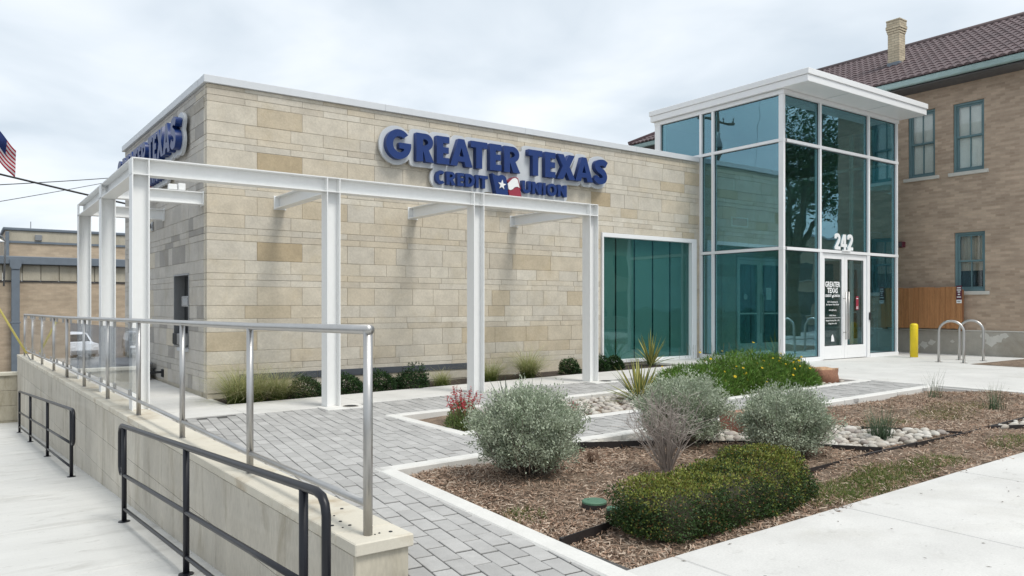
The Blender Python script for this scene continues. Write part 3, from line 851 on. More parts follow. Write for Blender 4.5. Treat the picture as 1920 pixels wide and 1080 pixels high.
# doors
dx0, dx1 = 15.656, 17.594
G().box(dx0, dx0 + .045, YT0 - .01, YT0 + .1, ZB, 2.598, .003).obj('door_jamb', W, tower)
G().box(dx1 - .045, dx1, YT0 - .01, YT0 + .1, ZB, 2.598, .003).obj('door_jamb', W, tower)
xm = (dx0 + dx1) / 2
def door(x0, x1, name, parent, Y, dirn, glass, hx):
    d = empty(name, ((x0 + x1) / 2, Y, ZB), parent=parent)
    st, tr, br_ = .115, .12, .30
    z0, z1 = ZB + .012, 2.59
    for q in ((x0, x0 + st, z0, z1), (x1 - st, x1, z0, z1), (x0 + st, x1 - st, z1 - tr, z1), (x0 + st, x1 - st, z0, z0 + br_)):
        G().box(q[0], q[1], Y, Y + .05, q[2], q[3], .003).obj('stile', W, d)
    G().box(x0 + st, x1 - st, Y + .02, Y + .03, z0 + br_, z1 - tr).obj('pane', glass, d)
    for q in ((x0 + st, x0 + st + .012, z0 + br_, z1 - tr), (x1 - st - .012, x1 - st, z0 + br_, z1 - tr), (x0 + st, x1 - st, z0 + br_, z0 + br_ + .012), (x0 + st, x1 - st, z1 - tr - .012, z1 - tr)):
        G().box(q[0], q[1], Y + .012, Y + .0195, q[2], q[3]).obj('gasket', M['gasket'], d)
    hg = G().tube([(hx, Y - .07, .62), (hx, Y - .07, 1.72)], .0145, 10).obj('pull_handle', M['stainless'], d, smooth=True)
    for z in (.78, 1.56): G().tube([(hx, Y - .07, z), (hx, Y + .0, z)], .009, 8).obj('standoff', M['stainless'], hg)
    return d
d1 = door(dx0 + .047, xm - .003, 'door', tower, YT0 + .02, 1, M['old_glass'], xm - .06)
d2 = door(xm + .003, dx1 - .047, 'door', tower, YT0 + .02, 1, M['old_glass'], xm + .06)
G().box(17.60, 17.665, YT0 - .04, YT0 - .021, 1.06, 1.24, .004).obj('card_reader', M['dark'], tower)
# inner doors on the stone wall inside
id_ = empty('inner_entrance', (16.6, YF, ZB), parent=tower)
for q in ((15.62, 15.68, ZB, 2.61), (17.49, 17.55, ZB, 2.61), (15.68, 17.49, 2.55, 2.61)):
    G().box(q[0], q[1], YF - .03, YF + .2, q[2], q[3], .003).obj('frame', W, id_)
for a, b in ((15.69, 16.58), (16.59, 17.48)):
    for q in ((a, a + .1, ZB, 2.54), (b - .1, b, ZB, 2.54), (a + .1, b - .1, 2.44, 2.54), (a + .1, b - .1, ZB, .45), (a + .1, b - .1, 1.18, 1.22)):
        G().box(q[0], q[1], YF + .02, YF + .07, q[2], q[3], .003).obj('stile', W, id_)
    G().box(a + .1, b - .1, YF + .04, YF + .05, .45, 2.44).obj('pane', M['win_glass'], id_)
for x in (16.53, 16.64): G().tube([(x, YF - .05, .7), (x, YF - .05, 1.7)], .014, 8).obj('pull_handle', M['stainless'], id_, smooth=True)
G().lathe(0, 0, [(.075, 0), (.075, .003)], 16).xform(lambda x, y, z: (16.02 + x, YF + .035 - z, 1.62 + y)).obj('sticker', M['sign_white'], id_)
G().box(16.86, 17.06, YF + .03, YF + .036, 1.55, 1.86).obj('notice', M['letter_white'], id_)
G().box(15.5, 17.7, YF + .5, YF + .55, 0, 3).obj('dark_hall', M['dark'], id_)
vg = empty('wall_vent', (15.73, YF, 3.35), parent=tower)
for q in ((15.40, 15.44, 3.36, 3.60), (16.02, 16.06, 3.36, 3.60), (15.44, 16.02, 3.57, 3.60), (15.44, 16.02, 3.36, 3.39)):
    G().box(q[0], q[1], YF - .02, YF - .006, q[2], q[3]).obj('frame', W, vg)
for z in np.arange(3.405, 3.56, .03): G().box(15.44, 16.02, YF - .016, YF - .008, z, z + .016).obj('slat', M['grey_metal'], vg)

# ================================================================== SIGNS
def _arc(cx,cy,rx,ry,a0,a1,n=18):
    return [(cx+rx*math.cos(math.radians(a0+(a1-a0)*i/n)),cy+ry*math.sin(math.radians(a0+(a1-a0)*i/n))) for i in range(n+1)]
def _stroke(pts,t):
    P=[]
    n=len(pts)
    for i in range(n-1):
        p0=pts[max(i-1,0)];p1=pts[i];p2=pts[i+1];p3=pts[min(i+2,n-1)]
        for k in range(5):
            u=k/5
            P.append(tuple(.5*(2*b+(c-a)*u+(2*a-5*b+4*c-d)*u*u+(3*b-a-3*c+d)*u**3) for a,b,c,d in zip(p0,p1,p2,p3)))
    P.append(pts[-1]); L=[];R=[]
    for i,p in enumerate(P):
        a=P[max(i-1,0)];b=P[min(i+1,len(P)-1)]
        dx,dy=b[0]-a[0],b[1]-a[1];l=math.hypot(dx,dy) or 1
        L.append((p[0]-dy/l*t/2,p[1]+dx/l*t/2));R.append((p[0]+dy/l*t/2,p[1]-dx/l*t/2))
    return L+R[::-1]
def glyph(c,W,H,t):
    """outlines (outer first, then holes) of a heavy geometric capital W wide, H high, stem t"""
    if c=='I': return [[(0,0),(W,0),(W,H),(0,H)]]
    if c=='E':
        b=t*.86; m=H*.5
        return [[(0,0),(W,0),(W,b),(t,b),(t,m-b*.45),(W*.95,m-b*.45),(W*.95,m+b*.5),(t,m+b*.5),(t,H-b),(W,H-b),(W,H),(0,H)]]
    if c=='T':
        b=t*.86; return [[(W/2-t/2,0),(W/2+t/2,0),(W/2+t/2,H-b),(W,H-b),(W,H),(0,H),(0,H-b),(W/2-t/2,H-b)]]
    if c=='A':
        k=t/W*1.12
        return [[(0,0),(W*k,0),(W*(k+.055),H*.17),(W*(1-k-.055),H*.17),(W*(1-k),0),(W,0),(W*.63,H),(W*.37,H)],
                [(W*.40,H*.36),(W*.5,H*.68),(W*.60,H*.36)]]
    if c=='X':
        k=t/W*1.2
        return [[(0,0),(W*k,0),(W*.5,H*.30),(W*(1-k),0),(W,0),(W*.69,H*.52),(W*.97,H),(W*(.98-k),H),(W*.5,H*.74),(W*(.02+k),H),(W*.03,H),(W*.31,H*.52)]]
    if c=='N':
        return [[(0,0),(t,0),(t,H*.56),(W-t,0),(W,0),(W,H),(W-t,H),(W-t,H*.44),(t,H),(0,H)]]
    if c=='O':
        return [_arc(W/2,H/2,W/2,H*.52,0,350,35),_arc(W/2,H/2,W/2-t,H*.52-t*.9,0,350,35)[::-1]]
    if c=='C':
        return [_arc(W*.55,H/2,W*.55,H*.52,48,312,30)+_arc(W*.58,H/2,W*.58-t,H*.52-t*.9,305,55,24)]
    if c=='G':
        return [_arc(W*.5,H/2,W*.5,H*.52,42,352,34)+[(W*.995,H*.56),(W*.52,H*.56),(W*.52,H*.36),(W*.70,H*.36)]+_arc(W*.53,H/2,W*.53-t,H*.52-t*.9,318,52,26)]
    if c=='D':
        b=t*.9
        return [[(0,0)]+_arc(W*.42,H/2,W*.58,H/2,-90,90,20)+[(0,H)], [(t,b),(t,H-b)]+_arc(W*.40,H/2,W*.6-t,H/2-b,90,-90,16)]
    if c=='U':
        return [[(0,H),(0,H*.38)]+_arc(W/2,H*.38,W/2,H*.40,180,360,18)+[(W,H),(W-t,H),(W-t,H*.38)]+_arc(W/2,H*.38,W/2-t,H*.40-t*.9,360,180,14)+[(t,H)]]
    if c=='R':
        b=t*.8
        return [[(0,0),(t,0),(t,H*.36),(t*1.05,H*.36),(W-t*1.25,0),(W,0),(W*.70,H*.42)]+_arc(W*.52,H*.70,W*.42,H*.30,-60,90,16)+[(0,H)],
                [(t,H*.53),(t,H-b)]+_arc(W*.46,H*.693,W*.20,H*.108,90,-90,10)]
    if c=='S':
        q=[(.93,.80),(.72,.885),(.5,.885),(.27,.84),(.20,.72),(.30,.60),(.5,.53),(.70,.45),(.80,.30),(.72,.16),(.5,.105),(.28,.13),(.06,.25)]
        return [_stroke([(x*W,y*H) for x,y in q],t*.95)]
BIG=[('G',5.93,6.42),('R',6.52,6.88),('E',6.935,7.20),('A',7.215,7.70),('T',7.665,8.03),('E',8.09,8.355),('R',8.42,8.80),('T',9.0,9.345),('E',9.415,9.68),('X',9.72,10.20),('A',10.20,10.68),('S',10.73,11.09)]
SM=[('C',6.93,7.125),('R',7.155,7.35),('E',7.385,7.53),('D',7.56,7.765),('I',7.795,7.855),('T',7.87,8.06),('U',8.87,9.08),('N',9.115,9.345),('I',9.39,9.45),('O',9.49,9.735),('N',9.765,9.995)]
HALO = [(7.008, 3.528), (6.972, 3.538), (6.924, 3.568), (6.886, 3.614), (6.864, 3.663), (6.855, 3.722), (6.862, 3.782), (6.882, 3.83), (6.92, 3.878), (6.912, 3.883), (6.504, 3.881), (6.468, 3.898), (6.444, 3.926), (6.432, 4.0), (6.372, 3.938), (6.288, 3.891), (6.216, 3.873), (6.132, 3.873), (6.024, 3.908), (5.939, 3.974), (5.895, 4.034), (5.858, 4.118), (5.845, 4.226), (5.862, 4.322), (5.892, 4.391), (5.949, 4.466), (6.024, 4.521), (6.084, 4.547), (6.192, 4.559), (6.288, 4.539), (6.372, 4.491), (6.432, 4.429), (6.436, 4.478), (6.451, 4.514), (6.48, 4.54), (6.516, 4.55), (6.744, 4.547), (6.792, 4.534), (6.852, 4.501), (6.888, 4.536), (6.924, 4.549), (7.212, 4.549), (7.248, 4.535), (7.269, 4.514), (7.296, 4.442), (7.332, 4.522), (7.356, 4.541), (7.392, 4.55), (7.536, 4.549), (7.596, 4.515), (7.632, 4.543), (7.668, 4.55), (8.628, 4.55), (8.688, 4.54), (8.736, 4.521), (8.794, 4.478), (8.844, 4.42), (8.904, 4.42), (8.915, 4.43), (8.916, 4.478), (8.931, 4.514), (8.952, 4.535), (8.988, 4.549), (9.9, 4.55), (9.936, 4.537), (9.96, 4.515), (9.984, 4.537), (10.02, 4.55), (10.188, 4.55), (10.236, 4.533), (10.267, 4.49), (10.266, 4.43), (10.243, 4.394), (10.149, 4.226), (10.176, 4.178), (10.188, 4.185), (10.301, 4.502), (10.344, 4.543), (10.5, 4.55), (10.548, 4.537), (10.579, 4.502), (10.644, 4.32), (10.68, 4.436), (10.704, 4.472), (10.753, 4.514), (10.812, 4.54), (10.908, 4.558), (10.992, 4.559), (11.04, 4.548), (11.148, 4.489), (11.181, 4.442), (11.175, 4.382), (11.108, 4.274), (11.16, 4.166), (11.167, 4.118), (11.158, 4.046), (11.123, 3.974), (11.088, 3.933), (11.016, 3.89), (10.944, 3.872), (10.836, 3.873), (10.74, 3.905), (10.692, 3.881), (10.512, 3.882), (10.464, 3.91), (10.44, 3.963), (10.416, 3.91), (10.368, 3.882), (10.068, 3.88), (10.069, 3.59), (10.05, 3.554), (10.02, 3.534), (9.924, 3.53), (9.876, 3.545), (9.84, 3.53), (9.756, 3.53), (9.708, 3.55), (9.612, 3.525), (9.504, 3.553), (9.456, 3.53), (9.276, 3.53), (9.228, 3.547), (9.192, 3.531), (9.108, 3.53), (9.06, 3.546), (8.976, 3.525), (8.916, 3.535), (8.856, 3.56), (8.064, 3.56), (8.004, 3.53), (7.932, 3.53), (7.896, 3.539), (7.86, 3.53), (7.788, 3.53), (7.74, 3.554), (7.644, 3.53), (7.152, 3.53), (7.116, 3.541), (7.056, 3.526)]
def curve_mesh(name, loops, depth):
    """filled 2D outlines (holes allowed) extruded by depth; x,y -> x,z and thickness towards -y"""
    cu = bpy.data.curves.new(name, 'CURVE'); cu.dimensions = '2D'; cu.fill_mode = 'BOTH'; cu.extrude = depth / 2
    for lp in loops:
        sp = cu.splines.new('POLY'); sp.points.add(len(lp) - 1)
        for p, q in zip(sp.points, lp): p.co = (q[0], q[1], 0, 1)
        sp.use_cyclic_u = True
    o = bpy.data.objects.new(name, cu); C.objects.link(o)
    bpy.context.view_layer.update()
    me = bpy.data.meshes.new_from_object(o.evaluated_get(bpy.context.evaluated_depsgraph_get()))
    bpy.data.objects.remove(o); bpy.data.curves.remove(cu)
    return me
def curve_obj(name, loops, depth, yback, mat, parent):
    """the shape's back lies in the plane y = yback"""
    me = curve_mesh(name, loops, depth)
    n = len(me.vertices); co = np.empty(n * 3); me.vertices.foreach_get('co', co); co = co.reshape(-1, 3)
    co = np.stack([co[:, 0], yback - depth / 2 - co[:, 2], co[:, 1]], 1)
    lo, hi = co.min(0), co.max(0); org = np.array([(lo[0] + hi[0]) / 2, yback, lo[2]])
    me.vertices.foreach_set('co', (co - org).ravel()); me.materials.clear(); me.materials.append(mat); me.update()
    o = bpy.data.objects.new(name, me); link(o, parent, tuple(org)); return o
def shift(loops, dx, dy): return [[(x + dx, y + dy) for x, y in lp] for lp in loops]
sign = empty('wall_sign', (8.5, YF, 3.5), 'raised blue lettering sign with white outline on the front stone wall', 'sign', 'building name signs')
curve_obj('backing_panel', [HALO], .05, YF - .055, M['sign_white'], sign)
for x in np.arange(6.2, 11, .8): G().tube([(x, YF - .056, 4.1), (x, YF - .0005, 4.1)], .02, 6).obj('standoff', M['grey_metal'], sign)
YS = YF - .108
for c, a, b in BIG: curve_obj('letter', shift(glyph(c, b - a, .50, .135), a, 3.965), .105, YS, M['blue'], sign)
for c, a, b in SM: curve_obj('letter', shift(glyph(c, b - a, .24, .066), a, 3.605), .08, YS, M['blue'], sign)
em = empty('flag_emblem', (8.48, YS, 3.48), parent=sign)
curve_obj('blue_field', [[(8.13, 3.905), (8.19, 3.875), (8.27, 3.872), (8.34, 3.892), (8.40, 3.885), (8.45, 3.84), (8.475, 3.70), (8.50, 3.475), (8.44, 3.50), (8.36, 3.515), (8.29, 3.495), (8.235, 3.46), (8.20, 3.60)]], .13, YS, M['blue'], em)
curve_obj('white_stripe', [[(8.485, 3.74), (8.53, 3.79), (8.60, 3.85), (8.66, 3.87), (8.715, 3.845), (8.745, 3.76), (8.77, 3.68), (8.71, 3.70), (8.65, 3.685), (8.60, 3.64), (8.55, 3.62), (8.505, 3.635)]], .13, YS, M['letter_white'], em)
curve_obj('red_stripe', [[(8.507, 3.628), (8.55, 3.612), (8.602, 3.63), (8.652, 3.675), (8.71, 3.69), (8.774, 3.67), (8.815, 3.50), (8.75, 3.515), (8.66, 3.50), (8.58, 3.475), (8.525, 3.47)]], .13, YS, M['red'], em)
curve_obj('red_rim', [[(8.49, 3.775), (8.52, 3.805), (8.60, 3.866), (8.66, 3.885), (8.725, 3.86), (8.79, 3.66), (8.775, 3.66), (8.717, 3.845), (8.66, 3.87), (8.60, 3.85), (8.53, 3.79), (8.487, 3.745)]], .135, YS, M['red'], em)
star = [(8.345 + (.095 if k % 2 == 0 else .038) * math.sin(k * math.pi / 5 + .1), 3.70 + (.095 if k % 2 == 0 else .038) * math.cos(k * math.pi / 5 + .1)) for k in range(10)]
curve_obj('star', [star], .012, YS - .132, M['letter_white'], em)
ss = copy_tree(sign)
ss.location = (lx(15.8), 15.80, 3.5)
ss.rotation_euler = (0, 0, R(-90) + .0169)
tag(ss, 'raised blue lettering sign seen edge-on on the grey side wall', 'sign', 'building name signs')
# street number over the door
num = empty('address_number', (16.62, YT0, 2.69), 'white number 242 above the glass entrance doors', 'number')
def digit2(x0, z0, w, h, t):
    q = [(.14, .70), (.16, .84), (.32, .915), (.5, .925), (.70, .89), (.81, .76), (.76, .60), (.55, .40), (.30, .20), (.16, .09)]
    return [glyphs_stroke([(x0 + a * w, z0 + b * h) for a, b in q], t)]
glyphs_stroke = _stroke
w_, h_, t_ = .225, .36, .08
for k, ch in enumerate('242'):
    x0 = 16.24 + k * .262
    if ch == '2':
        curve_obj('digit', digit2(x0, 2.69, w_, h_, t_), .02, YT0 + .0445, M['letter_white'], num)
        curve_obj('digit_foot', [[(x0, 2.69), (x0 + w_, 2.69), (x0 + w_, 2.69 + .075), (x0 + .06, 2.765), (x0, 2.75)]], .021, YT0 + .0445, M['letter_white'], num)
    else:
        a, z = x0, 2.69
        curve_obj('digit', [[(a + .11, z), (a + .19, z), (a + .19, z + .07), (a + .235, z + .07), (a + .235, z + .14), (a + .19, z + .14), (a + .19, z + .36), (a + .10, z + .36), (a - .015, z + .15), (a - .015, z + .07), (a + .11, z + .07)],
                              [(a + .055, z + .14), (a + .11, z + .14), (a + .11, z + .25)]], .02, YT0 + .0445, M['letter_white'], num)
G().box(16.45, 16.78, YT0 - .05, YT0 - .019, 2.655, 2.688, .004).obj('mount', W, num)
# vinyl lettering on the left door leaf
def vinyl(txt, cx, z, size, mat, parent, y, wide=1., bold=.0):
    cu = bpy.data.curves.new('t', 'FONT'); cu.body = txt; cu.size = size; cu.align_x = 'CENTER'; cu.offset = bold; cu.resolution_u = 2
    o = bpy.data.objects.new('t', cu); C.objects.link(o); bpy.context.view_layer.update()
    me = bpy.data.meshes.new_from_object(o.evaluated_get(bpy.context.evaluated_depsgraph_get()))
    bpy.data.objects.remove(o); bpy.data.curves.remove(cu)
    n = len(me.vertices); co = np.empty(n * 3); me.vertices.foreach_get('co', co); co = co.reshape(-1, 3)
    co = np.stack([co[:, 0] * wide, co[:, 2] * 0, co[:, 1]], 1); me.vertices.foreach_set('co', co.ravel())
    me.materials.clear(); me.materials.append(mat); me.update()
    ob = bpy.data.objects.new('lettering', me); link(ob, parent, (cx, y, z)); return ob
yv = YT0 + .036
cxv = (dx0 + xm) / 2 + .02
LW = M['letter_white']
vinyl('GREATER', cxv, 1.83, .165, LW, d1, yv, .86, .006); vinyl('TEXAS', cxv, 1.69, .165, LW, d1, yv, .86, .006)
vinyl('CREDIT     UNION', cxv, 1.60, .075, LW, d1, yv, .98, .003)
curve_obj('flag_mark', [[(cxv - .03, 1.645), (cxv + .01, 1.62), (cxv + .05, 1.66), (cxv + .04, 1.60), (cxv + .0, 1.57), (cxv - .02, 1.59)]], .001, yv + .001, LW, d1)
for k, (t_x, s_) in enumerate((('242 N. Guadalupe St.', .05), ('San Marcos, Texas 78666', .05), ('', 0), ('www.gtfcu.org', .05), ('', 0), ('Lobby Hours', .05))):
    if t_x: vinyl(t_x, cxv, 1.47 - k * .062, s_, LW, d1, yv, 1., .001)
G().box(dx0 + .165, xm - .12, yv - .0005, yv + .0005, 1.115, 1.123).obj('rule', LW, d1)
vinyl('Monday-Thursday 9:00 - 5 PM', cxv, 1.045, .045, LW, d1, yv, 1., .001); vinyl('Friday 9:00 - 6 PM', cxv, .975, .045, LW, d1, yv, 1., .001)
curve_obj('service_sticker', [[(cxv - .06, .58), (cxv + .07, .58), (cxv + .055, .66), (cxv, .75), (cxv - .045, .70)]], .001, yv + .001, LW, d1)
rs = G().box(17.13, 17.24, yv - .001, yv, 1.30, 1.62).obj('red_notice', M['red'], d2)
for z in (1.33, 1.36, 1.56): G().box(17.145, 17.225, yv - .002, yv - .0011, z, z + .016).obj('print_line', LW, rs)

# ================================================================== PERGOLA
per = empty('steel_pergola', (5, 10.5, 0), 'white steel I-beam pergola wrapping the front and side of the building', 'pergola')
WS = M['white_steel']
def hsec(w, d, tf, tw):
    """I outline centred: flanges of width w at +-d/2"""
    a, b, c = w / 2, d / 2, tw / 2
    return [(-a, -b), (a, -b), (a, -b + tf), (c, -b + tf), (c, b - tf), (a, b - tf), (a, b), (-a, b), (-a, b - tf), (-c, b - tf), (-c, -b + tf), (-a, -b + tf)]
ZP1, ZP0 = 3.14, 2.94
YP = 9.945                # centre line of the front beam
cols = [(1.70, YP), (4.09, YP), (6.445, YP), (8.80, YP), (1.70, 12.42), (1.70, 15.02)]
for x, y in cols:
    # flanges face +-x, web runs along x
    poly = [(x + q, y + p) for p, q in hsec(.20, .19, .013, .010)]
    c = G().prism(poly, gz(x) - .02, ZP0 - .001 + (0.0)).obj('column', WS, per)
    for dx in (-.0885, .0885): G().box(x + dx - .0065, x + dx + .0065, y - .099, y + .099, ZP0 + .0, ZP1 - .013).obj('stiffener', WS, per)
segs = [(1.605, 4.09), (4.09, 6.445), (6.445, 8.895)]
for a, b in segs:
    G().prism([(p + YP, q + (ZP0 + ZP1) / 2) for p, q in hsec(.20, .20, .013, .009)], a, b, 'x').obj('beam', WS, per)
for a, b in ((YP + .1015, 12.42), (12.42, 15.12)):
    G().prism([(p + 1.70, q + (ZP0 + ZP1) / 2) for p, q in hsec(.19, .20, .013, .009)], a, b, 'y').obj('beam', WS, per)
G().box(1.60, 1.613, YP + .1, YP + .102, ZP0, ZP1).obj('end_plate', WS, per)
for x in (4.15, 6.56, 8.80):
    G().prism([(p + x, q + (ZP0 + ZP1) / 2 + .012) for p, q in hsec(.16, .19, .012, .009)], YP + .1015, YF - .012, 'y').obj('wall_beam', WS, per)
    G().box(x - .1, x + .1, YF - .0115, YF - .001, ZP0 - .0, ZP1 + .02).obj('wall_plate', WS, per)
for y in (12.42, 15.02):
    G().prism([(p + y, q + (ZP0 + ZP1) / 2 + .012) for p, q in hsec(.16, .19, .012, .009)], 1.70 + .0955, lx(y) - .012, 'x').obj('wall_beam', WS, per)
    G().box(lx(y) - .0115, lx(y) - .004, y - .1, y + .1, ZP0, ZP1 + .02).obj('wall_plate', WS, per)
fl = empty('flood_light', (2.5, 12.42, ZP1), 'small white box light standing on the side beam of the pergola', 'light')
G().box(2.52, 2.64, 12.38, 12.46, ZP1 + .020, ZP1 + .10, .006).obj('housing', WS, fl); G().box(2.66, 2.76, 12.38, 12.46, ZP1 + .020, ZP1 + .12, .006).obj('hood', WS, fl)
for x, y, w1, lab in ((4.24, 9.80, .34, 'round drain cover in a concrete pad at the second pergola post'), (8.95, 9.83, .30, 'round drain cover in a concrete pad at the last pergola post')):
    dc = empty('drain_cover', (x, y, gz(x)), lab, 'drain cover', 'drain covers at the pergola posts')
    G().box(x - w1, x + w1 * .75, y - .2, y + .22, gz(x) - .1, gz(x) + .012, .008).obj('concrete_pad', M['kerb'], dc)
    G().lathe(x + .05, y - .05, [(.105, gz(x) + .0125), (.105, gz(x) + .018), (.09, gz(x) + .02)], 20).obj('rim', M['stainless'], dc)
    G().lathe(x + .05, y - .05, [(.082, gz(x) + .0205), (.078, gz(x) + .022)], 20).obj('lid', M['dark'], dc)
CAB = [((-8.5, 30, 7.70), (16, 30, 3.35)), ((-8, 30, 4.15), (14, 62, 11.7)), ((-7, 30, 2.7), (14.5, 62, 12.3))]

# ================================================================== BRICK BUILDING (right)
XB = 20.4
YB0, YB1 = 7.52, 19.3
bb = empty('brick_house', (24, 13, 0), 'tan brick building with purple-brown tile roof, chimney and teal windows', 'building')
wins = [(9.69, 10.39, 4.76, 6.50), (8.52, 9.25, 4.76, 6.50), (8.50, 9.22, 1.76, 3.24), (11.2, 11.9, 4.76, 6.5), (13.1, 13.8, 4.76, 6.5)]
ycut = sorted({YB0, YB1, *[w[0] for w in wins], *[w[1] for w in wins]})
wallb = G()
for a, b in zip(ycut[:-1], ycut[1:]):
    m_ = (a + b) / 2; holes = sorted([(w[2], w[3]) for w in wins if w[0] < m_ < w[1]])
    z = .78
    for h0, h1 in holes: wallb.box(XB, XB + .3, a, b, z, h0); z = h1
    wallb.box(XB, XB + .3, a, b, z, 7.02)
wallb.box(XB + .3, 28.4, YB0, YB0 + .3, .78, 7.02); wallb.box(XB + .3, 28.4, YB1 - .3, YB1, .78, 7.02); wallb.box(28.4, 28.7, YB0, YB1, .78, 7.02)
wallb.obj('brick_wall', M['brick'], bb)
G().box(XB - .04, 28.72, YB0 - .03, YB1 + .03, -1.5, .762, .01).obj('foundation', M['stucco'], bb)
G().box(XB - .05, XB - .001, YB0 - .03, YB1, .763, .79, .006).obj('foundation_ledge', M['limestone_sill'], bb)
for (y, z, s) in ((8.35, .52, .16), (8.2, .60, .13), (8.5, .66, .12), (8.05, .68, .10), (9.75, .45, .10), (9.95, .38, .13), (10.15, .33, .10), (9.25, .5, .05)):
    n = 11; pp = [(y + s * random.uniform(.55, 1.15) * math.cos(2 * math.pi * k / n), z + .8 * s * random.uniform(.55, 1.15) * math.sin(2 * math.pi * k / n)) for k in range(n)]
    G().prism([(a, min(b, .75)) for a, b in pp], XB - .0435 - s * .01, XB - .0395, 'x').obj('plaster_patch', M['limestone_sill'], bb)
T = M['teal']
for n, (a, b, z0, z1) in enumerate(wins):
    w = empty('window', (XB, (a + b) / 2, z0), parent=bb)
    f = .055
    for q in ((a, a + f, z0, z1), (b - f, b, z0, z1), (a + f, b - f, z1 - f, z1), (a + f, b - f, z0, z0 + .07)):
        G().box(XB + .05, XB + .17, q[0], q[1], q[2], q[3], .004).obj('frame', T, w)
    zm = (z0 + z1) / 2
    ym = (a + b) / 2
    for (c, d, xo) in ((zm, z1 - f, .09), (z0 + .07, zm + .04, .125)):
        for q in ((a + f, a + f + .045, c, d), (b - f - .045, b - f, c, d), (a + f + .045, b - f - .045, d - .045, d), (a + f + .045, b - f - .045, c, c + .045), (ym - .013, ym + .013, c + .045, d - .045)):
            G().box(XB + xo, XB + xo + .033, q[0], q[1], q[2], q[3], .002).obj('sash_bar', T, w)
        for (p, q) in ((a + f + .045, ym - .013), (ym + .013, b - f - .045)):
            G().box(XB + xo + .014, XB + xo + .018, p, q, c + .045, d - .045).obj('pane', M['old_glass'], w)
    if n != 2: G().box(XB + .172, XB + .177, a + .03, b - .03, z0, z1).obj('blind', M['blind'], w)
    else:
        g_ = G(); ks = 26
        yy = np.linspace(a + .03, b - .03, ks)
        g_.add([(XB + .215 + .012 * math.sin(k * 2.1), y, z) for z in (zm - .22, z1) for k, y in enumerate(yy)], [(k, k + 1, ks + k + 1, ks + k) for k in range(ks - 1)])
        g_.obj('curtain', M['curtain'], w, smooth=True)
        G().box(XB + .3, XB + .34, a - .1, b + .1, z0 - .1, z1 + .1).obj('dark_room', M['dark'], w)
    G().box(XB - .05, XB + .06, a - .11, b + .1, z0 - .09, z0 - .001, .008).obj('sill', M['limestone_sill'], w)
# roof: hipped, west slope faces us; eave at x 19.7, ridge at x 24.1
XE, ZE, XR, ZR = 19.72, 7.20, 24.1, 9.46
YA, YZ = 6.95, 20.2
rf = empty('roof', (XR, 13, ZE), parent=bb)
hip = XR - XE
slope = [(XE, YA, ZE), (XE, YZ, ZE), (XR, YZ - hip, ZR), (XR, YA, ZR)]
xe2 = 2 * XR - XE
G().add(slope + [(xe2, YZ, ZE), (xe2, YA, ZE)], [(0, 3, 2, 1), (1, 2, 4), (4, 2, 3, 5), (0, 1, 4, 5)]).obj('roof_deck', M['eave'], rf)
# barrel tiles in columns running down the slope, each column stepped course by course
def tilecol(t): return (.100 + t, .066 + t * .7, .070 + t * .7)
L_ = math.hypot(XR - XE, ZR - ZE); ux, uz = (XR - XE) / L_, (ZR - ZE) / L_
pitch = .19
y = YA + .1
while y < YZ - .05:
    lim = L_ if y < YZ - hip else L_ * (YZ - y) / hip
    g_ = G(); s = 0.
    while s < lim - .08:
        e_ = min(s + .36, lim)
        V = []
        for (t_, lift) in ((s, .045), (e_ + .05, .02)):
            for k in range(7):
                a = math.pi * k / 6
                o_ = .088 * math.cos(a); h_ = .06 * math.sin(a) + lift
                V.append((XE + ux * t_ - uz * h_ - ux * .06, y + o_, ZE + uz * t_ + ux * h_ - uz * .06))
        col = tilecol(random.gauss(0, .009))
        F = [(k, k + 1, 8 + k, 7 + k) for k in range(6)] + [tuple(range(7))]
        g_.add(V, F, col); s = e_
    if g_.v: g_.obj('tile_column', M['rooftile'], rf)
    y += pitch
G().tube([(XR, YA, ZR + .06), (XR, YZ - hip, ZR + .06)], .10, 8).obj('ridge_tile', M['rooftile'], rf, smooth=True).data
G().tube([(XR, YZ - hip, ZR + .05), (XE, YZ, ZE + .08)], .09, 8, (.135, .08, .084)).obj('hip_tile', M['rooftile'], rf, smooth=True)
for o in rf.children:
    if o.name.startswith('ridge_tile'):
        at = o.data.color_attributes.new('Col', 'FLOAT_COLOR', 'CORNER'); at.data.foreach_set('color', [.12, .085, .085, 1.] * len(o.data.loops))
G().box(XE - .10, XE + .02, YA, YZ + .05, 7.03, 7.17, .02).obj('gutter', M['gutter'], rf)
G().box(XE - .085, XE + .005, YA + .01, YZ, 7.171, 7.18).obj('gutter_lip', M['gutter'], rf)
G().box(XE + .02, XB + .05, YA, YZ, 6.985, 7.015).obj('soffit', M['eave'], rf)
ch = empty('chimney', (21.75, 11.4, 8), parent=rf)
cx_, cy_ = 21.78, 11.42
G().box(cx_ - .165, cx_ + .165, cy_ - .165, cy_ + .165, 7.9, 9.32).obj('shaft', M['brick_yellow'], ch)
for k, (o_, z0, z1) in enumerate(((.18, 9.18, 9.24), (.195, 9.24, 9.31), (.21, 9.31, 9.40), (.195, 9.40, 9.53), (.205, 9.53, 9.575))):
    G().box(cx_ - o_, cx_ + o_, cy_ - o_, cy_ + o_, z0 + .001, z1 - .001, .006).obj('cap_course', M['brick_yellow'], ch)
G().box(cx_ - .185, cx_ + .185, cy_ - .185, cy_ + .185, 8.0, 8.36, .01).obj('lead_flashing', M['slate'], ch)
eb = empty('wall_box', (XB, 10.55, 2.95), 'small brown box fixed on the brick wall beside the glass tower', 'box')
G().box(XB - .16, XB - .001, 10.45, 10.62, 2.95, 3.10, .008).obj('housing', M['maroon'], eb); G().box(XB - .17, XB - .161, 10.47, 10.60, 2.965, 3.085).obj('cover', M['eave'], eb)

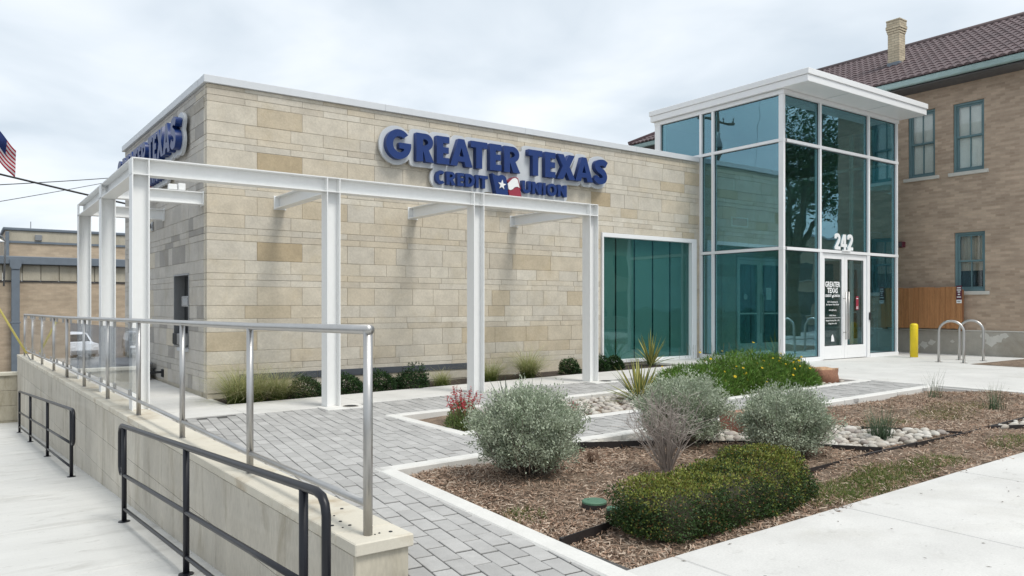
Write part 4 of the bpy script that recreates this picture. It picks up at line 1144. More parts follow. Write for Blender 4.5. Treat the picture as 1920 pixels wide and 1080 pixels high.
# ---- wooden fence, sign, bollard, racks
fe = empty('wooden_fence', (20.2, 10.4, .8), 'reddish cedar plank fence between the glass tower and the brick wall', 'fence')
y = 8.93
while y < 12.1:
    w = random.uniform(.125, .15); t = random.gauss(0, .02)
    G().box(20.14 + random.uniform(-.004, .004), 20.165, y + .002, y + w - .002, .82 + random.uniform(-.01, .01), 1.865 + random.uniform(-.012, .012), .004, (.42 + t, .195 + t * .6, .078 + t * .3)).obj('plank', M['cedar'], fe); y += w
for z in (1.0, 1.65): G().box(20.17, 20.21, 8.95, 12.1, z, z + .09, .004, (.27, .12, .05)).obj('rail', M['cedar'], fe)
for y in (8.99, 10.6, 12.0): G().box(20.212, 20.30, y - .045, y + .045, .763, 1.8, .004, (.27, .12, .05)).obj('post', M['cedar'], fe)
ns = empty('parking_sign', (20.1, 8.98, 1.4), 'small maroon notice sign with white lines on the end of the cedar fence', 'sign')
G().box(20.105, 20.115, 8.91, 9.04, 1.55, 1.90, .002).obj('plate', M['maroon'], ns)
for z, w in ((1.83, .045), (1.775, .05), (1.725, .03), (1.665, .025), (1.60, .048)): G().box(20.1025, 20.1045, 8.975 - w, 8.975 + w, z, z + .026).obj('print_line', LW, ns)
G().box(20.103, 20.116, 8.915, 9.035, 1.46, 1.545, .004).obj('white_tab', LW, ns)
G().box(20.101, 20.1025, 8.935, 9.015, 1.50, 1.512).obj('tab_print', M['dark'], ns)
bo = empty('bollard', (18.35, 9.2, .16), 'yellow round-topped steel bollard beside the glass tower', 'bollard')
G().lathe(18.35, 9.2, [(.088, .16), (.088, .93), (.08, .955), (.055, .975), (.0, .98)], 24).obj('sleeve', M['yellow'], bo, smooth=True)
G().lathe(18.35, 9.2, [(.11, .166), (.11, .172), (.09, .176)], 20).obj('base_ring', M['kerb'], bo)
def rack(p, q, label):
    r = empty('bike_rack', ((p[0] + q[0]) / 2, (p[1] + q[1]) / 2, .17), label, 'bike rack', 'bike racks on the plaza')
    P, Q = Vector((*p, .166)), Vector((*q, .166)); H = .90; mid = (P + Q) / 2; half = (Q - P) / 2; rad = half.length
    pts = [P + Vector((0, 0, z)) for z in (0, .3, H - rad)] + [mid - half * math.cos(t) + Vector((0, 0, H - rad + rad * math.sin(t) - 0)) - Vector((0, 0, 0)) for t in np.linspace(.15, math.pi - .15, 14)] + [Q + Vector((0, 0, z)) for z in (H - rad, .3, 0)]
    G().tube(pts, .027, 12).obj('hoop', M['stainless'], r, smooth=True)
    for c in (P, Q): G().lathe(c.x, c.y, [(.075, .166), (.075, .172), (.035, .176)], 16).obj('foot_plate', M['stainless'], r)
rack((17.37, 8.17), (17.45, 7.69), 'stainless hoop bike rack nearer the glass tower'); rack((18.41, 8.21), (18.47, 7.73), 'stainless hoop bike rack nearer the brick building')

# ================================================================== LEFT BACKGROUND
lb = empty('buff_brick_building', (4, 38, -2), 'long buff brick building with slate-blue metal bands behind the lower walk', 'building')
YLB = 34.
G().box(-1.2, 16, YLB, YLB + 9, -2.6, 2.30).obj('brick_wall', M['brick_left'], lb)
x = -1.2
while x < 16:
    G().box(x + .008, x + .60 - .008, YLB - .05 - random.uniform(0, .01), YLB + .2, 2.33, 2.93, .015).obj('fluted_panel', M['panel'], lb); x += .60
G().box(-1.2, 16, YLB - .03, YLB + .3, 2.28, 2.325).obj('drip_band', M['eave'], lb)
G().box(-1.3, 16.1, YLB - .25, YLB + 9, 2.935, 3.235, .02).obj('fascia_band', M['slate'], lb)
G().box(1.30, 15, YLB + .6, YLB + 8, 3.24, 4.25).obj('upper_wall', M['brick_left'], lb)
G().box(1.26, 15.1, YLB + .56, YLB + .60, 3.78, 3.86).obj('band', M['slate'], lb)
G().box(1.34, 15.1, YLB + .575, YLB + .599, 3.861, 4.25).obj('upper_panel', M['panel'], lb)
G().box(1.22, 15.1, YLB + .52, YLB + 8.1, 4.251, 4.36, .02).obj('roof_band', M['slate'], lb)
G().box(2.25, 2.48, YLB + .50, YLB + .574, 3.90, 4.12, .01).obj('vent', M['grey_metal'], lb)
G().box(1.30, 1.42, YLB + .48, YLB + .558, 3.24, 4.2, .01).obj('corner_pipe', M['slate'], lb)
ds = G().prism([(1.46, 2.75), (1.70, 2.75), (1.76, 2.86), (1.76, 3.10), (1.40, 3.10), (1.40, 2.86)], YLB - .45, YLB - .251, 'y').obj('rain_head', M['slate'], lb)
G().box(1.45, 1.71, YLB - .42, YLB - .2, -2.4, 2.749, .01).obj('downspout', M['slate'], lb)
G().box(1.42, 1.74, YLB - .43, YLB - .06, .75, .80, .005).obj('downspout_strap', M['slate'], lb)
st = empty('wall_lamp', (1.1, 32.8, 2.3), 'white shaded lamp on a thin bent pipe in front of the buff brick building', 'lamp')
G().tube([(1.20, 33.2, 2.1), (1.25, 33.2, 3.5), (1.24, 33.2, 3.75), (1.13, 33.1, 3.9), (1.0, 33.0, 3.9), (.93, 33.0, 3.83)], .03, 8).obj('pipe', M['grey_metal'], st, smooth=True)
G().lathe(.98, 33.0, [(.05, 3.86), (.10, 3.80), (.24, 3.70), (.24, 3.68), (.02, 3.69)], 16).obj('shade', M['letter_white'], st, smooth=True)
an = empty('roof_antenna', (2.2, 36, 4.3), 'thin pale antenna rod on the roof of the buff brick building', 'antenna')
G().tube([(2.2, 36, 4.36), (2.2, 36, 4.75)], .015, 6).obj('rod', M['grey_metal'], an); G().tube([(2.2, 36, 4.36), (2.2, 36, 4.45)], .05, 8).obj('base', M['grey_metal'], an)
# flag on a leaning pole just left of the picture
fg = empty('flag', (.55, 33.2, 6.2), 'striped red and white flag with blue corner hanging at the left edge', 'flag')
G().tube([(-.05, 33.3, 3.2), (.80, 33.3, 8.35)], .03, 8).obj('flag_pole', M['grey_metal'], fg, smooth=True)
nu, nv = 26, 26
def flagpt(i, j):
    u, v = i / nu, j / nv          # u along the fly, v down the hoist
    x = .78 - v * .16 + u * .80 * (1 - .12 * v) + .22 * v * u
    z = 8.25 - v * 1.0 - u * 1.15 - .10 * math.sin(u * 2.6) 
    yy = 33.25 + .10 * math.sin(u * 9 + v * 2.2) + .05 * math.sin(v * 8 + u * 5)
    return (x, yy, z)
V = [flagpt(i, j) for j in range(nv + 1) for i in range(nu + 1)]
F = []; cc = []
for j in range(nv):
    for i in range(nu):
        F.append((j * (nu + 1) + i, j * (nu + 1) + i + 1, (j + 1) * (nu + 1) + i + 1, (j + 1) * (nu + 1) + i))
        st_ = j // 2
        cc.append((.03, .045, .14) if i < nu * .62 and j < 14 else ((.36, .03, .05) if st_ % 2 == 0 else (.66, .62, .62)))
g_ = G()
for f_, c_ in zip(F, cc): pass
npobj('cloth', np.array(V), np.array(F), np.array(cc), M['flag'], fg, org=(.5, 33.25, 7), smooth=True)
# utility poles and cables
def upole(x, y, z0, h, label):
    p = empty('utility_pole', (x, y, z0), label, 'pole', 'utility poles')
    G().tube([(x, y, z0), (x, y, z0 + h)], [.17, .12], 12).obj('shaft', M['wood_pole'], p, smooth=True)
    G().box(x - 1.6, x + 1.6, y - .05, y + .05, z0 + h - 1.0, z0 + h - .88, .01).obj('crossarm', M['wood_pole'], p)
    for dx in (-1.45, -.6, .6, 1.45):
        G().lathe(x + dx, y, [(.03, z0 + h - .879), (.055, z0 + h - .80), (.03, z0 + h - .76), (.055, z0 + h - .70), (.02, z0 + h - .64)], 8).obj('insulator', M['grey_metal'], p)
    G().lathe(x + .33, y - .22, [(.2, z0 + h - 2.6), (.22, z0 + h - 2.5), (.22, z0 + h - 1.8), (.15, z0 + h - 1.7)], 14).obj('transformer', M['grey_metal'], p, smooth=True)
    return p
upole(-8., 30., rz(30) - .2, 15.4, 'wooden utility pole with crossarm mirrored in the upper tower glass')
upole(14., 62., rz(30) - .2, 11.0, 'wooden utility pole hidden behind the low building')
def cable(name, a, b, sag, r, label):
    A, B = Vector(a), Vector(b)
    pts = [A.lerp(B, t) - Vector((0, 0, sag * 4 * t * (1 - t))) for t in np.linspace(0, 1, 24)]
    o = G().tube(pts, r, 6).obj('overhead_cable', M['wire'], None, smooth=True)
    return tag(o, label, 'cable', 'overhead cables at the left')
cable('c', *CAB[0], .35, .032, 'thick black overhead cable sagging down towards the pergola corner')
cable('c', *CAB[1], .25, .022, 'thin overhead cable rising gently behind the pergola, upper of the two')
cable('c', *CAB[2], .25, .016, 'thin overhead cable rising steeply behind the pergola, lowest at the left')
gw = empty('guy_wire', (1.0, 21.5, -.5), 'slanting guy wire with yellow plastic guard at the left edge', 'wire')
GA, GB = Vector((.71, 21.64, 2.71)), Vector((1.17, 21.32, 1.77))
GA = Vector((.69, 21.6, 1.33)); GB = Vector((1.175, 21.35, .36))
dirg = (GB - GA).normalized()
G().tube([GA - dirg * 3, GB + dirg * .1], .026, 8).obj('yellow_guard', M['guard'], gw, smooth=True)
G().tube([GA - dirg * 12, GA - dirg * 3], .008, 6).obj('cable', M['wire'], gw); G().tube([GB + dirg * .1, GB + dirg * .36], .012, 6).obj('anchor_rod', M['grey_metal'], gw)

# ================================================================== STREET BEHIND THE CAMERA (seen mirrored in the glass)
def shop(x0, x1, y0, y1, h, wall, label, nb):
    b = empty('street_building', ((x0 + x1) / 2, (y0 + y1) / 2, -.3), label, 'building', 'buildings across the street')
    G().box(x0, x1, y0, y1, -.6, h).obj('wall', wall, b); G().box(x0 - .1, x1 + .1, y0 - .1, y1 + .1, h + .001, h + .25, .02).obj('parapet', M['coping'], b)
    for k in range(nb):
        xa = x0 + (x1 - x0) * (k + .18) / nb; xb = x0 + (x1 - x0) * (k + .82) / nb
        for z0, z1 in ((.6, 2.6), (3.6, 5.2)):
            w = G().box(xa, xb, y1 + .002, y1 + .05, z0, z1).obj('window', M['car_glass'], b); G().box(xa - .05, xb + .05, y1 + .002, y1 + .12, z0 - .08, z0 - .001, .01).obj('sill', M['limestone_sill'], w)
shop(24., 47., -30., -19., 6.6, M['panel'], 'pale two-storey shop building across the street, mirrored in the doors', 7)
shop(48., 76., -32., -20., 7.4, M['brick_left'], 'buff brick shop building farther along the street, mirrored in the tower', 8)
def oak(x, y, z0, h, rad, label, n=9000):
    t = empty('oak_tree', (x, y, z0), label, 'tree', 'street trees')
    g_ = G(); hb_ = h * .30
    g_.tube([(x, y, z0), (x + .1, y, z0 + hb_ * .5), (x, y + .1, z0 + hb_)], [.32, .26, .24], 10)
    tips = []
    for k in range(11):
        a = 2 * math.pi * k / 11 + random.uniform(-.2, .2); rr = rad * random.uniform(.45, .95); hh = z0 + h * random.uniform(.55, .95)
        p1 = Vector((x + rr * .35 * math.cos(a), y + rr * .35 * math.sin(a), z0 + hb_ + (hh - z0 - hb_) * .5)); p2 = Vector((x + rr * math.cos(a), y + rr * math.sin(a), hh))
        g_.tube([(x, y + .05, z0 + hb_ * .92), tuple(p1), tuple(p2)], [.13, .08, .02], 6)
        for q in range(9):
            c = p1.lerp(p2, random.uniform(.2, 1.1)) + Vector([random.gauss(0, rad * .16) for _ in range(3)])
            tips.append(c); g_.tube([tuple(p1.lerp(p2, .5)), tuple(c)], [.03, .01], 4)
    g_.obj('trunk', M['bark'], t, smooth=True)
    T_ = np.array([tuple(c) for c in tips]); idx = rng.integers(0, len(T_), n)
    P = T_[idx] + rng.normal(size=(n, 3)) * np.array([.42, .42, .30])
    A = unit(rng.normal(size=(n, 3)) + np.array([0, 0, -.2])); S = perp(A)
    Vv, Ff = leaves(P, A, S, rng.uniform(.10, .2, n), rng.uniform(.06, .10, n))
    c0 = np.array([.045, .075, .022]); col = c0 * rng.uniform(.6, 1.6, (n, 1)) * np.array([1, 1, 1])
    npobj('crown', Vv, Ff, col, M['leaf_gloss'], t, org=(x, y, z0 + h * .5))
oak(27.5, 1.2, .1, 11., 4.2, 'live oak at the kerb mirrored in the glass entrance doors', 14000)
oak(34., -4.5, -.2, 12., 5., 'second live oak farther down the street, mirrored in the tower', 12000)
oak(40., 3., -.2, 11., 4.5, 'third live oak beyond the brick building, mirrored in the tower', 9000)
def car(x, y, z, rot, paint, label):
    c = empty('parked_car', (0, 0, 0), label, 'car', 'parked cars')
    side_ = [(-2.25, .32), (-2.3, .62), (-2.2, .98), (-1.25, 1.08), (-.75, 1.60), (-.4, 1.70), (1.35, 1.70), (1.75, 1.62), (2.15, 1.12), (2.28, .95), (2.28, .4), (2.2, .3)]
    def arch(cx): return [(cx + .40 * math.cos(a), .32 + .40 * math.sin(a)) for a in np.linspace(0, math.pi, 9)]
    poly = side_ + arch(1.4) + arch(-1.4)
    body = G().prism(poly, -.88, .88, 'y')
    def taper(a, b, h): k = 1 - max(0, h - 1.0) * .24; return (a, b * k, h)
    body.xform(taper); body.obj('body', paint, c)
    for s in (-1, 1):
        def wn(p): return G().prism(p, s * .872 if s > 0 else -.884, s * .884 if s > 0 else -.872, 'y').xform(lambda a, b, h: (a, b * (1 - max(0, h - 1.0) * .24) + s * .004, h))
        wn([(-1.0, 1.12), (-.62, 1.55), (.02, 1.6), (.02, 1.12)]).obj('side_window', M['car_glass'], c); wn([(.08, 1.12), (.08, 1.6), (.85, 1.6), (.85, 1.12)]).obj('side_window', M['car_glass'], c); wn([(.91, 1.12), (.91, 1.6), (1.5, 1.58), (1.85, 1.15)]).obj('side_window', M['car_glass'], c)
        for wx in (-1.4, 1.4):
            w = G().lathe(0, 0, [(.20, -.11), (.34, -.10), (.34, .10), (.20, .11)], 18).xform(lambda a, b, h: (wx + a, s * .78 + h, .34 + b)).obj('wheel', M['tyre'], c)
            G().lathe(0, 0, [(.21, .0), (.19, .03), (.04, .035)], 14).xform(lambda a, b, h: (wx + a, s * (.885 + h * .6), .34 + b)).obj('rim', M['grey_metal'], w)
        G().box(-2.29, -2.2, s * .70 - .16, s * .70 + .16, .68, .84, .02).obj('headlight', M['letter_white'], c); G().box(2.22, 2.3, s * .72 - .12, s * .72 + .12, .85, 1.1, .02).obj('tail_light', M['red'], c)
    G().add([(-1.22, -.74, 1.12), (-1.22, .74, 1.12), (-.80, .64, 1.58), (-.80, -.64, 1.58)], [(0, 1, 2, 3)]).obj('windscreen', M['car_glass'], c); G().add([(2.17, -.72, 1.14), (2.17, .72, 1.14), (1.80, .64, 1.57), (1.80, -.64, 1.57)], [(0, 1, 2, 3)]).obj('rear_window', M['car_glass'], c)
    G().box(-2.34, -2.26, -.8, .8, .36, .58, .02).obj('bumper', M['grey_metal'], c)
    c.location = (x, y, z); c.rotation_euler = (0, 0, rot)
car(-4.6, 58, rz(30) - .2, R(78), M['car_white'], 'white car parked beyond the lower walk, mirrored in the rail glass')
car(-8.6, 57, rz(30) - .2, R(95), M['car_dark'], 'dark car parked beyond the lower walk, mirrored in the rail glass')
car(31., -2.9, rz(-2) - .2, R(2), M['car_dark'], 'dark car parked on the street, mirrored in the entrance doors')

# ================================================================== PLANTING AND GROUND COVER
def colr(base, n, s=.25, hue=.06):
    b = np.asarray(base) * (1 + rng.normal(size=(n, 1)) * s).clip(.35, 1.9)
    return (b * (1 + rng.normal(size=(n, 3)) * hue)).clip(.004, .9)
# ---- mulch chips, everywhere in the main planter except the rock river
def bed_river(x, y):
    """the cobble river through the main planter: between two steel edgings"""
    lo = np.interp(x, [4.6, 5.0, 5.6, 6.0, 6.35, 6.65, 6.95, 8.35], [5.86, 5.72, 5.36, 5.02, 4.68, 4.25, 3.83, 3.76])
    hi = np.interp(x, [4.6, 6.9, 7.25, 7.8, 8.0, 8.25, 8.45], [5.9, 5.9, 5.35, 4.86, 4.45, 4.05, 3.72])
    return (4.66 < x < 8.38) and lo + .07 < y < hi - .05
def bed_river2(x, y):
    return x > 9.0 and np.interp(x, [9.0, 10., 12.5], [3.70, 3.18, 2.6]) < y < 3.74
n = 95000
X = 2.8 + (12.45 - 2.8) * rng.random(n) ** 1.5; Y = 2.86 + rng.random(n) * 3.0
keep = np.array([not (bed_river(a, b) or bed_river2(a, b)) and a > kerbA(b) + .15 for a, b in zip(X, Y)])
X, Y = X[keep], Y[keep]; pt = np.sin(2.3 * X + 1.1 * Y) * np.sin(1.9 * Y - 1.3 * X + 1) + .5 * np.sin(6.1 * X) * np.sin(5.3 * Y); k_ = rng.random(len(X)) < .72 + .4 * pt; X, Y = X[k_], Y[k_]; n = len(X)
Z = np.array([bed_z(a, b) for a, b in zip(X, Y)]) + rng.uniform(.002, .022, n)
dist = np.hypot(X, Y)
A = unit(np.stack([rng.normal(size=n), rng.normal(size=n), rng.normal(size=n) * .28], 1)); S = unit(np.cross(A, unit(rng.normal(size=(n, 3)) * .35 + np.array([0, 0, 1.]))))
P = np.stack([X, Y, Z], 1)
ln_ = rng.uniform(.018, .062, n); wd = rng.uniform(.003, .0085, n)
V = np.stack([P - A * ln_[:, None] / 2 - S * wd[:, None] / 2, P + A * ln_[:, None] / 2 - S * wd[:, None] / 2, P + A * ln_[:, None] / 2 + S * wd[:, None] / 2, P - A * ln_[:, None] / 2 + S * wd[:, None] / 2], 1).reshape(-1, 3)
pal = np.array([(.39, .295, .225), (.31, .215, .155), (.50, .405, .32), (.19, .13, .095), (.345, .23, .165)])
col = pal[rng.integers(0, len(pal), n)] * rng.uniform(.75, 1.25, (n, 1))
tag(npobj('mulch', V, np.arange(4 * n).reshape(n, 4), col, M['chip'], None, org=(7, 4.4, 0), kind='stuff'), 'brown shredded wood mulch covering the main planter bed', 'mulch')
# ---- grass coming through the mulch
def grass_patch(name, spots, n, h, label, base=(.10, .15, .035)):
    Ps = []
    for (x, y, rx, ry, w) in spots:
        k = int(n * w); r = np.sqrt(rng.random(k)) ; a = rng.random(k) * 2 * math.pi
        Ps.append(np.stack([x + rx * r * np.cos(a) + rng.normal(size=k) * .05, y + ry * r * np.sin(a) + rng.normal(size=k) * .04], 1))
    Q = np.concatenate(Ps); Q = Q[(Q[:, 1] > 2.94) & (Q[:, 1] < 5.8) & (Q[:, 0] > 2.95) & (Q[:, 0] < 12.4)]; k = len(Q)
    P = np.stack([Q[:, 0], Q[:, 1], [bed_z(a, b) - .004 for a, b in Q]], 1)
    A = unit(rng.normal(size=(k, 3)) * np.array([.75, .75, .15]) + np.array([0, 0, .75])); S = perp(A)
    V, F = leaves(P, A, S, rng.uniform(.4, 1.15, k) * h, rng.uniform(.003, .006, k))
    c = colr(base, k, .3); dry = rng.random(k) < .22; c[dry] = colr((.30, .25, .12), int(dry.sum()), .2)
    tag(npobj(name, V, F, c, M['grass'], None, org=(7, 4, 0), kind='stuff'), label, 'grass')
grass_patch('grass_patch', [(5.55, 3.22, .55, .22, .40), (6.2, 3.28, .5, .22, .30), (5.05, 3.12, .3, .14, .10), (6.9, 3.25, .35, .16, .08), (8.4, 3.25, .4, .16, .07)], 10500, .06, 'short green grass patch beside the sidewalk edge', (.13, .18, .05))
grass_patch('grass_patch', [(2.98 + .14, 4.25, .13, .17, 1.)], 420, .07, 'small grass tuft in the mulch beside the left kerb', (.10, .16, .04))
grass_patch('grass_patch', [(9.7, 4.5, .5, .3, .45), (8.6, 4.6, .35, .2, .25), (10.6, 4.7, .6, .35, .3)], 2600, .055, 'thin weedy grass in the far mulch near the plaza', (.135, .16, .05))
# ---- steel edging strips
def edging(pts, label, h=.085, seg=.32):
    o = empty('steel_edging', (pts[0][0], pts[0][1], 0), label, 'edging', 'steel edging strips')
    L = [Vector(p) for p in pts]
    for a, b in zip(L[:-1], L[1:]):
        d = (b - a); k = max(1, round(d.length / 1.5)); nrm = Vector((-d.y, d.x)).normalized() * .006
        for i in range(k):
            p, q = a.lerp(b, i / k), a.lerp(b, (i + 1) / k)
            zf = lambda v: gz(v.x) - .02
            V = []
            for v in (p, q):
                for s in (-1, 1):
                    for z in (-.1, h - .06):
                        V.append((v.x + nrm.x * s, v.y + nrm.y * s, zf(v) + z + (random.uniform(0, .006) if z > 0 else 0)))
            G().add(V, [(0, 1, 3, 2), (4, 6, 7, 5), (0, 4, 5, 1), (2, 3, 7, 6), (1, 5, 7, 3), (0, 2, 6, 4)]).obj('strip', M['edging'], o)
    for v in L: G().box(v.x - .012, v.x + .012, v.y - .012, v.y + .012, gz(v.x) - .1, gz(v.x) + h - .075, .002).obj('stake', M['edging'], o)
edging([(2.93, 3.57), (3.45, 3.65), (4.5, 3.70), (5.55, 3.73), (6.7, 3.77), (7.55, 3.76), (8.4, 3.72), (9.0, 3.74), (10.2, 3.76), (12.45, 3.78)], 'long black steel edging running parallel to the sidewalk through the mulch', .080)
edging([(4.62, 5.86), (5.0, 5.72), (5.6, 5.36), (6.0, 5.02), (6.35, 4.68), (6.65, 4.25), (6.95, 3.79)], 'black steel edging on the near side of the cobble river', .10)
edging([(6.9, 5.86), (7.25, 5.35), (7.8, 4.86), (8.0, 4.45), (8.25, 4.05), (8.42, 3.74)], 'black steel edging on the far side of the cobble river', .09)
edging([(9.0, 3.72), (10.0, 3.18), (10.5, 2.99)], 'short black steel edging near the right end of the planter', .09)
# ---- cobbles
def cobble_mesh(k):
    g_ = G(); n1_, n2_ = 8, 5; V = []
    ph = [random.uniform(0, 6.28) for _ in range(4)]
    for j in range(1, n2_):
        th = math.pi * j / n2_
        for i in range(n1_):
            a = 2 * math.pi * i / n1_; r = 1 + .12 * math.sin(2 * a + ph[0]) + .08 * math.sin(3 * a + ph[1])
            V.append((r * math.sin(th) * math.cos(a), .78 * r * math.sin(th) * math.sin(a), .55 * math.cos(th)))
    V += [(0, 0, .55), (0, 0, -.55)]; t_, b_ = len(V) - 2, len(V) - 1
    F = [(j * n1_ + i, (j + 1) * n1_ + i, (j + 1) * n1_ + (i + 1) % n1_, j * n1_ + (i + 1) % n1_) for j in range(n2_ - 2) for i in range(n1_)]
    F += [(t_, i, (i + 1) % n1_) for i in range(n1_)] + [(b_, (n2_ - 2) * n1_ + (i + 1) % n1_, (n2_ - 2) * n1_ + i) for i in range(n1_)]
    t = random.gauss(0, .05); w = random.random()
    c = (.54 + t, .51 + t, .46 + t) if w < .6 else (.44 + t, .40 + t, .345 + t) if w < .85 else (.36 + t, .32 + t, .29 + t)
    return V, F, c
CM = [cobble_mesh(k) for k in range(16)]
cm_data = []
def place_cobbles(parent, test, box, count, rmin, rmax, zf, cap, restname):
    x0, x1, y0, y1 = box; pts = []; tries = 0
    while len(pts) < count and tries < count * 30:
        tries += 1
        x, y, r = random.uniform(x0, x1), random.uniform(y0, y1), random.uniform(rmin, rmax)
        if not test(x, y): continue
        if any((x - a) ** 2 + (y - b) ** 2 < (.62 * (r + c)) ** 2 for a, b, c in pts): continue
        pts.append((x, y, r))
    pts.sort(key=lambda p: p[0] ** 2 + p[1] ** 2)
    rest = G()
    for n_, (x, y, r) in enumerate(pts):
        k = random.randrange(16); rot = (random.uniform(-.3, .3), random.uniform(-.3, .3), random.uniform(0, 6.3)); z = zf(x, y) + r * .28 + random.uniform(-.004, .012)
        if n_ < cap:
            if len(cm_data) < 16:
                k = len(cm_data); o = G().add(*CM[k][:2], CM[k][2]).obj('cobble', M['rock'], parent, smooth=True, org=(0, 0, 0)); cm_data.append(o.data)
            else:
                o = bpy.data.objects.new('cobble', cm_data[k]); C.objects.link(o); o.parent = parent
            o.location = Vector((x, y, z)) - WL[parent]; o.rotation_euler = rot; o.scale = (r, r, r)
        else:
            mt = Matrix.Translation((x, y, z)) @ Matrix.Rotation(rot[2], 4, 'Z') @ Matrix.Rotation(rot[0], 4, 'X')
            s0 = len(rest.v); rest.add(*CM[k][:2], CM[k][2]); rest.xform(lambda a, b, c: tuple(mt @ Vector((a * r, b * r, c * r))), s0)
    if rest.v: rest.obj(restname, M['rock'], parent, smooth=True, kind='stuff')
rb = empty('cobble_river', (6.5, 4.8, .04), 'pale river cobbles filling the curved channel through the main planter', 'cobbles')
place_cobbles(rb, bed_river, (4.6, 8.42, 3.76, 5.86), 520, .03, .066, lambda x, y: bed_z(x, y) - .005, 300, 'remaining_cobbles')
rb2 = empty('cobble_bed', (10., 3.5, .1), 'pale river cobbles in the small bed at the right edge near the sidewalk', 'cobbles')
place_cobbles(rb2, bed_river2, (9.0, 12.3, 2.97, 3.74), 160, .035, .07, lambda x, y: bed_z(x, y) - .005, 60, 'remaining_cobbles')
rb3 = empty('cobble_bed', (7, 7.8, .05), 'grey and cream cobbles in the rock planter around the yellow-striped yucca', 'cobbles')
place_cobbles(rb3, lambda x, y: (x < 8.7 and x > 5.75 + (8.6 - y) * .15) or x > 11.3, (5.6, 12.28, 7.1, 8.58), 520, .032, .07, lambda x, y: gz(x) - .075, 140, 'remaining_cobbles')

# ---- boulders
def boulder(name, x, y, z, sx, sy, sz, ctop, cside, label, seed):
    random.seed(seed); bm = bmesh.new(); bmesh.ops.create_icosphere(bm, subdivisions=4, radius=1)
    ph = [random.uniform(0, 6.3) for _ in range(6)]
    g_ = G(); V = []
    for v in bm.verts:
        p = v.co.copy(); m_ = max(abs(p.x), abs(p.y), abs(p.z)); p = p * (1 / (m_ ** .62))      # boxier
        k = 1 + .07 * math.sin(2.3 * p.x + ph[0]) + .06 * math.sin(3.1 * p.y + ph[1]) + .05 * math.sin(4.7 * p.z + 2 * p.x + ph[2]) + .02 * math.sin(9 * p.x + 7 * p.y + ph[3])
        zt_ = min(p.z * k, .62 + .12 * math.sin(1.5 * p.x + ph[4]) + .03 * math.sin(6 * p.y + ph[5]))
        V.append((x + p.x * k * sx, y + p.y * k * sy, z + (zt_ + .45) * sz))
    for f in bm.faces:
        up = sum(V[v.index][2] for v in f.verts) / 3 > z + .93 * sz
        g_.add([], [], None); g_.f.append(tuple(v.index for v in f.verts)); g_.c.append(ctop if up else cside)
    g_.v = V; bm.free()
    return tag(g_.obj(name, M['sandstone'], smooth=True), label, 'boulder')
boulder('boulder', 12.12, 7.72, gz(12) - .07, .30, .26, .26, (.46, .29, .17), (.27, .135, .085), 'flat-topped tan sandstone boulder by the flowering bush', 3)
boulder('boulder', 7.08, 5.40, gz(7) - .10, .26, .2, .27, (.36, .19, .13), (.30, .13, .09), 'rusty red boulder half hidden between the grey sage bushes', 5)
boulder('boulder', 5.86, 10.98, gz(6) - .06, .05, .05, .06, (.5, .48, .42), (.5, .48, .42), 'small pale stone at the edge of the bed under the front wall', 8)
random.seed(21)

# ---- grey-leaved sage bushes
def sage(x, y, z, w, d, h, label, seed, dens=1., dead=None, lean=0., open_low=.35):
    r_ = np.random.default_rng(seed); random.seed(seed)
    t = empty('sage_bush', (x, y, z), label, 'bush', 'grey sage bushes in the planter')
    nt_ = int(980 * dens); br = G(); P = []; Cc = []; Aa = []
    for k in range(nt_):
        u = r_.uniform(0, 2 * math.pi); v = r_.uniform(-.82, 1.); rr = r_.uniform(.70, .99) if r_.random() < .80 else (r_.uniform(.3, .70) if r_.random() < .6 else r_.uniform(1.0, 1.13))
        cz = v; cr = math.sqrt(max(0, 1 - min(abs(cz), 1) ** 2.6)) * (1 + .10 * math.sin(3 * u + seed) + .08 * math.sin(5 * u + 2.1 * seed) + .13 * math.sin(7 * v + 2 * u + seed) + .07 * math.sin(11 * u - 5 * v))
        tip = np.array([x + w / 2 * cr * rr * math.cos(u) + lean * (v + .5) * .3, y + d / 2 * cr * rr * math.sin(u), z + h * (.5 + .47 * cz * (rr if cz > 0 else 1)) + r_.normal() * .012])
        if tip[2] < z + .10: tip[2] = z + .10 + r_.random() * .05
        if cz < -.1 and r_.random() < open_low: continue
        if math.sin(13 * tip[0] + seed) * math.sin(12 * tip[1] + 2 * seed) * math.sin(14 * tip[2]) > .46: continue
        base = np.array([x + r_.normal() * .035, y + r_.normal() * .035, z - .03])
        mid = base * .45 + tip * .55 + np.array([(tip[0] - base[0]) * .12, (tip[1] - base[1]) * .12, -.06 * h])
        if k % 5 == 0: br.tube([base, mid, tip], [.007, .004, .0018], 3, (.20, .165, .135), cap=False)
        out = unit((tip - np.array([x, y, z + h * .3]))[None])[0]
        m = int(r_.uniform(28, 50)); off = r_.normal(size=(m, 3)) * .028
        pp = tip + off - out * np.abs(r_.normal(size=(m, 1))) * .045
        aa = unit(out * .9 + r_.normal(size=(m, 3)) * .65 + np.array([0, 0, .35]))
        P.append(pp); Aa.append(aa); b0 = np.array([.41, .455, .345]) * r_.uniform(.75, 1.2)
        if r_.random() < .25: b0 = np.array([.31, .37, .255])
        Cc.append(b0 * r_.uniform(.75, 1.25, (m, 1)))
    P = np.concatenate(P); Aa = np.concatenate(Aa); Cc = np.concatenate(Cc); n = len(P)
    V, F = leaves(P, Aa, perp(Aa), rng.uniform(.015, .030, n), rng.uniform(.009, .016, n))
    br.obj('branches', M['twig'], t, kind='stuff'); npobj('foliage', V, F, Cc, M['leaf'], t, org=(x, y, z + h / 2), kind='stuff')
    return t
sage(3.82, 5.10, bed_z(3.8, 5.1), .90, .86, .74, 'large round grey-green sage bush nearest the paver path', 1, 1.15, open_low=.12)
